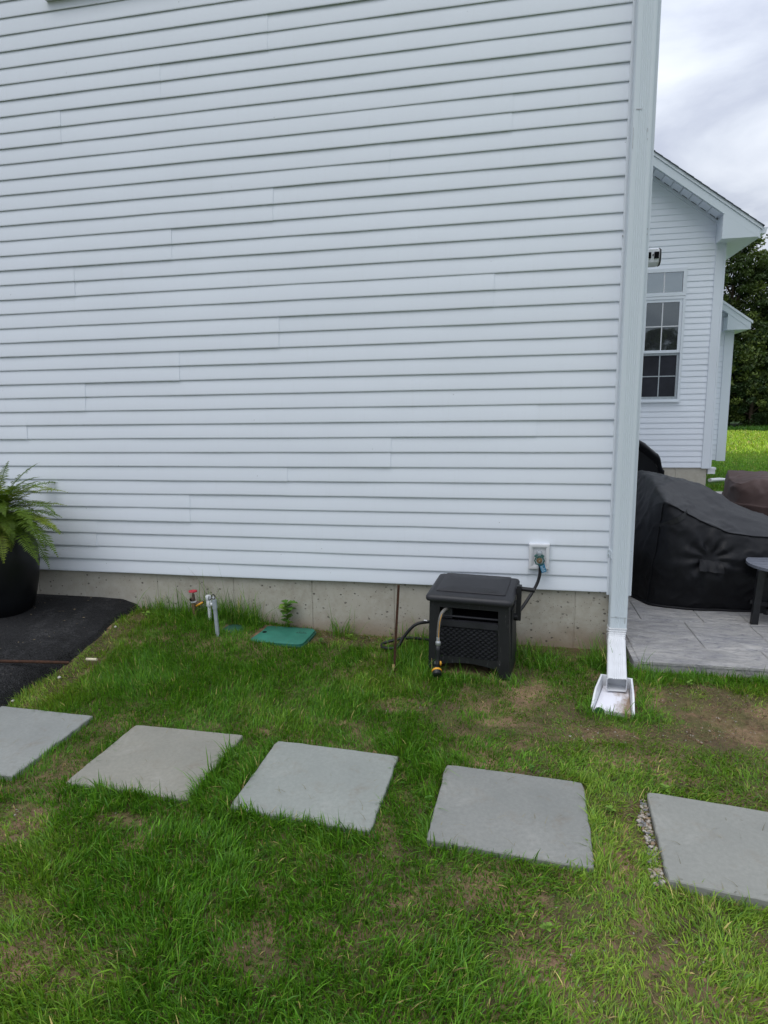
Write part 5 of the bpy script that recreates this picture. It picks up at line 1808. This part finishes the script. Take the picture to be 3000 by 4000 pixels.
def blades(name, x, y, zr, L, W, lean, az, tint, mat, nseg=2, label='', parent=None, cat_='grass'):
    n = len(x)
    dx, dy = np.cos(az), np.sin(az)
    # width direction
    wa = az + np.pi / 2 + rng.normal(0, 0.5, n)
    wx, wy = np.cos(wa) * W * 0.5, np.sin(wa) * W * 0.5
    lev = [0.0, 0.5, 1.0] if nseg == 2 else [0.0, 0.36, 0.7, 1.0]
    wid = [1.0, 0.85, 0.0] if nseg == 2 else [0.95, 1.0, 0.7, 0.0]
    pts = []
    for u, w_ in zip(lev, wid):
        hx = L * lean * u ** 1.7
        hz = L * (u - 0.42 * np.clip(lean, 0, 1.4) * u ** 2.2)
        cx, cy, cz_ = x + dx * hx, y + dy * hx, zr + hz
        if w_ > 0:
            pts.append(np.stack([cx - wx * w_, cy - wy * w_, cz_], 1))
            pts.append(np.stack([cx + wx * w_, cy + wy * w_, cz_], 1))
        else:
            pts.append(np.stack([cx, cy, cz_], 1))
    k = len(pts)
    V = np.stack(pts, 1).reshape(-1, 3).astype(np.float32)
    b = (np.arange(n) * k)[:, None]
    q = [b + np.array([[2 * i, 2 * i + 1, 2 * i + 3, 2 * i + 2]]) for i in range(nseg - 1)]
    tri = b + np.array([[2 * (nseg - 1), 2 * (nseg - 1) + 1, 2 * nseg]])
    loops = np.concatenate([np.concatenate(q, 1), tri], 1).ravel()
    per = np.array([4] * (nseg - 1) + [3])
    tot = np.tile(per, n)
    start = np.concatenate([[0], np.cumsum(tot)[:-1]])
    me = bpy.data.meshes.new(name)
    me.vertices.add(len(V))
    me.vertices.foreach_set('co', V.ravel())
    me.loops.add(len(loops))
    me.loops.foreach_set('vertex_index', loops.astype(np.int32))
    me.polygons.add(len(tot))
    me.polygons.foreach_set('loop_start', start.astype(np.int32))
    me.polygons.foreach_set('loop_total', tot.astype(np.int32))
    me.update(calc_edges=True)
    ca = me.color_attributes.new('tint', 'FLOAT_COLOR', 'POINT')
    C4 = np.concatenate([np.repeat(tint, k, 0), np.ones((n * k, 1))], 1).astype(np.float32)
    ca.data.foreach_set('color', C4.ravel())
    o = link(name, me, mat, parent)
    tag(o, label, cat_, kind='stuff')
    return o


DEEP = np.array([0.034, 0.105, 0.008])
MIDG = np.array([0.088, 0.200, 0.015])
YELG = np.array([0.185, 0.245, 0.034])
DRY = np.array([0.32, 0.25, 0.115])
BLUEG = np.array([0.048, 0.130, 0.030])


def tints(n, yel, var=0.25):
    a = rng.random(n)[:, None]
    c = DEEP * (1 - a) + MIDG * a
    yel = np.clip(yel + rng.normal(0, 0.13, n), 0, 1)[:, None]
    c = c * (1 - yel) + YELG * yel
    bl = (rng.random(n) < 0.14)[:, None]
    c = np.where(bl, c * 0.4 + BLUEG * 0.6, c)
    dr = (rng.random(n) < 0.02 + 0.07 * yel[:, 0])[:, None]
    c = np.where(dr, DRY * (0.6 + 0.6 * rng.random((n, 1))), c)
    c = c * np.array([[0.96, 1.0, 0.82]])
    return c * 1.58 * (1 + rng.normal(0, var, n)[:, None]).clip(0.45, 1.7)


def sites(n, x0, x1, y0, y1):
    x = rng.uniform(x0, x1, n)
    y = rng.uniform(y0, y1, n)
    return x, y


def clear_of_things(x, y):
    ok = np.ones(len(x), bool)
    for P in STONE_POLY:
        ok &= ~inside_poly(x, y, P, -0.008)
    ok &= ~((x > 0.128) & (y > -0.335))
    ok &= y < 0.018
    dr = np.interp(y, np.array(ylist)[::-1], np.array([drive_edge(v) for v in ylist])[::-1])
    ok &= x > dr + 0.035
    # valve boxes
    ok &= ~((np.abs(x + 2.175) < 0.195) & (np.abs(y + 0.185) < 0.150))
    ok &= ((x + 2.555) ** 2 + (y + 0.185) ** 2) > 0.072 ** 2
    # hose box
    ca, sa = math.cos(-HBR), math.sin(-HBR)
    lx, ly = (x - HB[0]) * ca - (y - HB[1]) * sa, (x - HB[0]) * sa + (y - HB[1]) * ca
    ok &= ~((np.abs(lx) < 0.255) & (np.abs(ly) < 0.19))
    ok &= ~((np.hypot(lx - 0.22, ly + 0.21) < 0.035))
    # splash block
    ca, sa = math.cos(rad(14)), math.sin(rad(14))
    lx, ly = (x + 0.050) * ca - (y + 0.75) * sa, (x + 0.050) * sa + (y + 0.75) * ca
    ok &= ~((np.abs(lx) < 0.105) & (ly > -0.155) & (ly < 0.18))
    # gravel strip
    t_ = (-1.62 - y) / 0.5
    ok &= ~((y < -1.63) & (y > -2.13) & (x < -0.05) & (x > -0.05 - 0.03 * t_ - 0.022))
    return ok


def yellowness(x, y):
    r_ = sstep(-1.3, 0.1, x) * sstep(-0.35, -0.8, y) * 0.32
    r_ = r_ + 0.30 * sstep(0.52, 0.75, fbm(x, y, 1.7, 3))
    r_ = r_ + 0.35 * sstep(-2.9, -3.25, x) + 0.25 * bare(x, y)
    return r_


n0 = 1000000
x, y = sites(n0, -4.0, 1.9, -3.35, 0.02)
# keep to what the lens (and a step to either side) can see
dxc, dyc = x - CAM_POS.x, y - CAM_POS.y
dep = dxc * fwd.x + dyc * fwd.y
lat = dxc * rgt.x + dyc * rgt.y
vis = (np.abs(lat) < dep * 0.66 + 0.75)
nearf = np.sqrt(dxc ** 2 + dyc ** 2)
dens = np.clip(0.80 - 0.10 * (nearf - 1.7), 0.42, 0.80)
bb = bare(x, y)
cl = fbm(x, y, 2.3, 3)
cl2 = fbm(x + 31, y - 7, 11.0, 2)
lush = sstep(0.30, 0.62, cl) * 0.6 + 0.4 * sstep(0.3, 0.65, cl2)
rightthin = sstep(-1.2, -0.2, x) * sstep(-0.4, -0.9, y) * 0.45
tuft = sstep(0.40, 0.62, fbm(x - 11, y + 3, 15.0, 2))
leftl = sstep(-1.0, -1.8, x) * sstep(-1.5, -1.2, y)
lush = np.clip(lush + 0.35 * leftl, 0, 1)
prob = dens * (0.52 + 0.48 * lush) * (1 - rightthin * (1 - tuft * 0.6)) * (1 - bb * (1 - 0.55 * sstep(0.35, 0.9, tuft)))
keep = vis & (rng.random(n0) < prob) & clear_of_things(x, y)
x, y, lush, bb, cl2, tuft = x[keep], y[keep], lush[keep], bb[keep], cl2[keep], tuft[keep]
nearf = nearf[keep]
n = len(x)
rt_ = sstep(-1.3, 0.0, x) * sstep(-0.3, -0.8, y)
L = (0.018 + 0.029 * lush) * rng.lognormal(0, 0.30, n) * (1 - 0.35 * rt_) * (1 - 0.45 * bb)
# longer growth against edges that the mower misses
for P in STONE_POLY:
    c = P.mean(0)
    d = np.hypot(np.maximum(np.abs(x - c[0]) - 0.30, 0), np.maximum(np.abs(y - c[1]) - 0.265, 0))
    front = (y < c[1] - 0.22) | (np.abs(x - c[0]) > 0.28)
    L *= 1 + 0.55 * sstep(0.07, 0.01, d) * front
L *= 1 + 0.7 * sstep(0.25, 0.05, np.hypot(x - (-1.25), (y + 0.5) * 0.8)) * rng.random(n)
W = rng.lognormal(math.log(0.0031), 0.32, n) * (0.85 + 0.25 * lush)
windaz = fbm(x, y, 1.3, 2) * 5.0 + fbm(x + 4, y, 7.0, 2) * 6.0
az = windaz + rng.normal(0, 1.0, n)
lean = np.clip(rng.gamma(2.0, 0.24, n) + 0.25 * bb + 0.25 * rt_, 0.05, 1.5)
zr = gz(x, y) + (fbm(x, y, 2.5) - 0.5) * 0.022 - 0.004
tn = tints(n, yellowness(x, y))
nr_ = nearf < 2.9
for sel, ns2, nm, lab in ((nr_, 3, 'grass', 'green lawn grass in the foreground around the stepping stones'), (~nr_, 2, 'grass', 'green lawn grass between the stepping stones and the house')):
    blades(nm, x[sel], y[sel], zr[sel], L[sel], W[sel], lean[sel], az[sel], tn[sel], M['grass'], ns2, lab)
# dry thatch lying flat
x, y = sites(110000, -3.5, 1.5, -3.2, 0.0)
kp = clear_of_things(x, y) & (rng.random(len(x)) < 0.08 + 0.60 * bare(x, y))
x, y = x[kp], y[kp]
n = len(x)
tn = np.array([0.20, 0.155, 0.075]) * rng.uniform(0.45, 1.5, (n, 1)) * np.where(rng.random((n, 1)) < 0.4, np.array([[0.55, 0.8, 0.4]]), 1.0)
blades('dry_thatch', x, y, gz(x, y) + (fbm(x, y, 2.5) - 0.5) * 0.022 + 0.002, rng.uniform(0.012, 0.035, n), rng.uniform(0.0012, 0.0026, n), np.full(n, 1.5) * rng.uniform(0.8, 1.3, n), rng.uniform(0, 6.28, n), tn, M['grass'], 2,
       'dry brown grass clippings lying over the bare soil patches', cat_='thatch')
xa, ya = [], []
for P in STONE_POLY:
    u_, v_ = rng.random(34), rng.random(34)
    v_ = np.where(rng.random(34) < 0.6, v_ ** 3, v_)
    p_ = (P[0] * (1 - u_[:, None]) + P[1] * u_[:, None]) * v_[:, None] + (P[3] * (1 - u_[:, None]) + P[2] * u_[:, None]) * (1 - v_[:, None])
    xa.append(p_[:, 0]); ya.append(p_[:, 1])
xa, ya = np.concatenate(xa), np.concatenate(ya)
n = len(xa)
blades('grass_clippings', xa, ya, np.full(n, 0.0125), rng.uniform(0.008, 0.026, n), rng.uniform(0.0012, 0.0022, n), np.full(n, 2.3), rng.uniform(0, 6.28, n), np.array([0.24, 0.21, 0.11]) * rng.uniform(0.5, 1.2, (n, 1)), M['grass'], 2,
       'a few dry clippings scattered over the stepping stones', cat_='clippings')
# tall unmown grass at the foundation
gx, gy, gl = [], [], []
for (cx, cy, sx, sy, k, L0_) in ((-2.62, -0.05, 0.15, 0.035, 520, 0.17), (-2.85, -0.06, 0.12, 0.03, 380, 0.13), (-2.45, -0.06, 0.07, 0.03, 120, 0.14), (-1.80, -0.05, 0.05, 0.03, 110, 0.13), (-3.22, -0.05, 0.07, 0.03, 160, 0.12),
                                 (-1.18, -0.10, 0.10, 0.06, 260, 0.11), (-1.22, -0.40, 0.07, 0.10, 420, 0.10), (-0.50, -0.22, 0.09, 0.10, 420, 0.085), (-0.06, -0.22, 0.05, 0.08, 230, 0.11), (0.17, -0.42, 0.05, 0.06, 200, 0.09),
                                 (0.5, -0.36, 0.4, 0.02, 130, 0.05), (-0.19, -0.86, 0.04, 0.05, 200, 0.06), (-0.02, -0.93, 0.08, 0.025, 300, 0.05), (0.10, -0.78, 0.03, 0.12, 240, 0.055), (-1.0, -0.62, 0.16, 0.03, 420, 0.065), (-0.66, -0.62, 0.05, 0.03, 160, 0.06)):
    gx.append(rng.normal(cx, sx, k))
    gy.append(rng.normal(cy, sy, k))
    gl.append(np.full(k, L0_) * rng.lognormal(0, 0.35, k))
gx, gy, gl = np.concatenate(gx), np.concatenate(gy), np.concatenate(gl)
kp = (gy < 0.012) & clear_of_things(gx, gy)
gx, gy, gl = gx[kp], gy[kp], gl[kp]
n = len(gx)
blades('tall_grass', gx, gy, gz(gx, gy) - 0.004, gl, rng.uniform(0.0022, 0.0042, n), np.clip(rng.gamma(2.2, 0.25, n), 0.05, 1.4), rng.uniform(0, 6.28, n), tints(n, np.full(n, 0.05)), M['grass'], 3,
       'long unmown grass tufts along the foundation and round the hose box', cat_='grass')
# lawn behind the house
x, y = rng.uniform(2.9, 9.5, 90000), rng.uniform(7.95, 19, 90000)
kp = (rng.random(len(x)) < 0.85) & ~((x < 3.0) & (y > WY)) & ~((x < 3.62) & (y > BY))
x, y = x[kp], y[kp]
n = len(x)
blades('far_grass', x, y, np.zeros(n) - 0.004, rng.uniform(0.04, 0.10, n), rng.uniform(0.008, 0.016, n), np.clip(rng.gamma(2, 0.3, n), 0.05, 1.3), rng.uniform(0, 6.28, n),
       tints(n, 0.18 + 0.35 * sstep(14, 18, y)), M['grass'], 2, 'green lawn beyond the patio behind the house wing', cat_='grass')
x = rng.uniform(4, 24, 50000)
y = rng.uniform(18, 40, 50000)
n = len(x)
tn = tints(n, 0.75 + 0.25 * sstep(17, 22, y)) * 1.35
fr2 = (y + (vnoise(x, y, 0.4) - 0.5) * 3 > 36.0)
tn = np.where(fr2[:, None], DEEP * 0.9 + MIDG * 0.2, tn)
blades('field_grass', x, y, np.zeros(n) - 0.01, rng.uniform(0.08, 0.20, n) * np.where(fr2, 2.2, 1), rng.uniform(0.03, 0.06, n), np.clip(rng.gamma(2, 0.4, n), 0.05, 1.4), rng.uniform(0, 6.28, n), tn, M['grass'], 2,
       'bright yellow-green mown hay field in the distance before the trees', cat_='field')

# ------------------------------------------------------------------ trees


def tree_meshes(seed, H, R, n_clump, per, zlow):
    r0 = np.random.default_rng(seed)
    mbt = MB()
    mbt.tube([(0, 0, -0.3), (0.1, 0.05, H * 0.3), (-0.1, 0.1, H * 0.6), (0.05, 0, H * 0.88)], [0.30, 0.23, 0.13, 0.03], 8)
    for k in range(9):
        a = k * 2.39
        z0 = H * (0.22 + 0.06 * k)
        rr_ = R * (0.75 - 0.05 * k)
        mbt.tube([(0, 0, z0), (math.cos(a) * rr_ * 0.5, math.sin(a) * rr_ * 0.5, z0 + H * 0.09), (math.cos(a) * rr_, math.sin(a) * rr_, z0 + H * 0.13)], [0.10, 0.06, 0.02], 5)
    tm = mbt.mesh('trunk')
    tm.materials.append(M['bark'])
    # clumps of leaves through the crown
    u = r0.random(n_clump)
    cz_ = zlow + (H - zlow) * u
    prof = np.sin(np.pi * np.clip((u * 0.88 + 0.10), 0, 1)) ** 0.6
    th = r0.random(n_clump) * 2 * np.pi
    rr_ = R * prof * np.sqrt(r0.uniform(0.15, 1.0, n_clump))
    cx, cy = np.cos(th) * rr_, np.sin(th) * rr_
    cs = r0.uniform(0.35, 0.95, n_clump)
    ct = r0.uniform(0.55, 1.35, n_clump)
    i = np.repeat(np.arange(n_clump), per)
    n = len(i)
    d = r0.normal(0, 1, (n, 3))
    d /= np.linalg.norm(d, axis=1, keepdims=True)
    d[:, 2] *= 0.7
    P = np.stack([cx[i], cy[i], cz_[i]], 1) + d * (cs[i] * r0.uniform(0.5, 1.0, n))[:, None]
    a1 = r0.normal(0, 1, (n, 3))
    a1 /= np.linalg.norm(a1, axis=1, keepdims=True)
    a2 = np.cross(a1, r0.normal(0, 1, (n, 3)))
    a2 /= np.linalg.norm(a2, axis=1, keepdims=True)
    s = r0.uniform(0.07, 0.15, n)[:, None]
    V = np.stack([P - a1 * s, P + a2 * s * 0.6, P + a1 * s, P - a2 * s * 0.6], 1).reshape(-1, 3).astype(np.float32)
    me = bpy.data.meshes.new('crown')
    me.vertices.add(len(V))
    me.vertices.foreach_set('co', V.ravel())
    me.loops.add(4 * n)
    me.loops.foreach_set('vertex_index', np.arange(4 * n, dtype=np.int32))
    me.polygons.add(n)
    me.polygons.foreach_set('loop_start', np.arange(0, 4 * n, 4, dtype=np.int32))
    me.polygons.foreach_set('loop_total', np.full(n, 4, np.int32))
    me.update(calc_edges=True)
    lo, hi = np.array([0.018, 0.042, 0.011]), np.array([0.115, 0.160, 0.030])
    m_ = np.clip((ct[i] - 0.55) / 0.8, 0, 1)[:, None] ** 1.6
    C = (lo * (1 - m_) + hi * m_) * (1 + r0.normal(0, 0.18, (n, 1))).clip(0.5, 1.6)
    ca = me.color_attributes.new('tint', 'FLOAT_COLOR', 'POINT')
    C4 = np.concatenate([np.repeat(C, 4, 0), np.ones((n * 4, 1))], 1).astype(np.float32)
    ca.data.foreach_set('color', C4.ravel())
    me.materials.append(M['leaf'])
    return tm, me


kinds = [tree_meshes(1, 14.5, 4.2, 300, 130, 1.6), tree_meshes(2, 12.5, 4.6, 300, 130, 1.0), tree_meshes(3, 6.0, 2.8, 130, 110, 0.3)]
tl = [
    (12.2, 49.5, 0, 0.93, 'tall dark tree whose crown rises beside the small bump-out gable'),
    (16.2, 51.0, 0, 0.98, 'tallest dark leafy tree beyond the field at the right picture edge'),
    (20.6, 52.5, 1, 1.05, 'broad dark tree beyond the field, right of the tallest one'),
    (25.0, 51.0, 0, 1.00, 'dark tree farthest to the right beyond the field'),
    (8.0, 51.5, 1, 1.10, 'dark tree mostly behind the house wing'),
    (14.2, 46.5, 2, 1.05, 'lighter green bushy tree low at the field edge by the bump-out'),
    (18.0, 46.8, 2, 1.20, 'lighter green bushy tree at the field edge by the right picture edge'),
    (16.2, 45.0, 2, 0.62, 'low dark shrub in front of the tallest tree'),
    (12.2, 45.4, 2, 0.70, 'low shrub at the field edge nearest the house wing'),
    (22.0, 46.5, 2, 1.15, 'bushy tree at the field edge farther right'),
    (5.0, -46.0, 1, 0.80, 'tree behind the viewer, mirrored in the left panes of the wing window'),
    (9.5, -47.5, 0, 0.66, 'tree behind the viewer, mirrored in the middle of the wing window'),
    (13.5, -46.0, 1, 0.70, 'tree behind the viewer, mirrored in the right panes of the wing window'),
    (18.0, -47.0, 1, 0.72, 'tree behind the viewer, mirrored at the window edge'),
]
for (tx, ty, k, s, lab) in tl:
    t = empty('tree', (tx, ty, -0.05), random.uniform(0, 6.28))
    t.scale = (s, s, s)
    tag(t, lab, 'tree', 'trees beyond the field' if ty > 0 else 'trees mirrored in the window')
    link('trunk', kinds[k][0], None, t)
    link('crown', kinds[k][1], None, t)

scene.cycles.max_bounces = 8
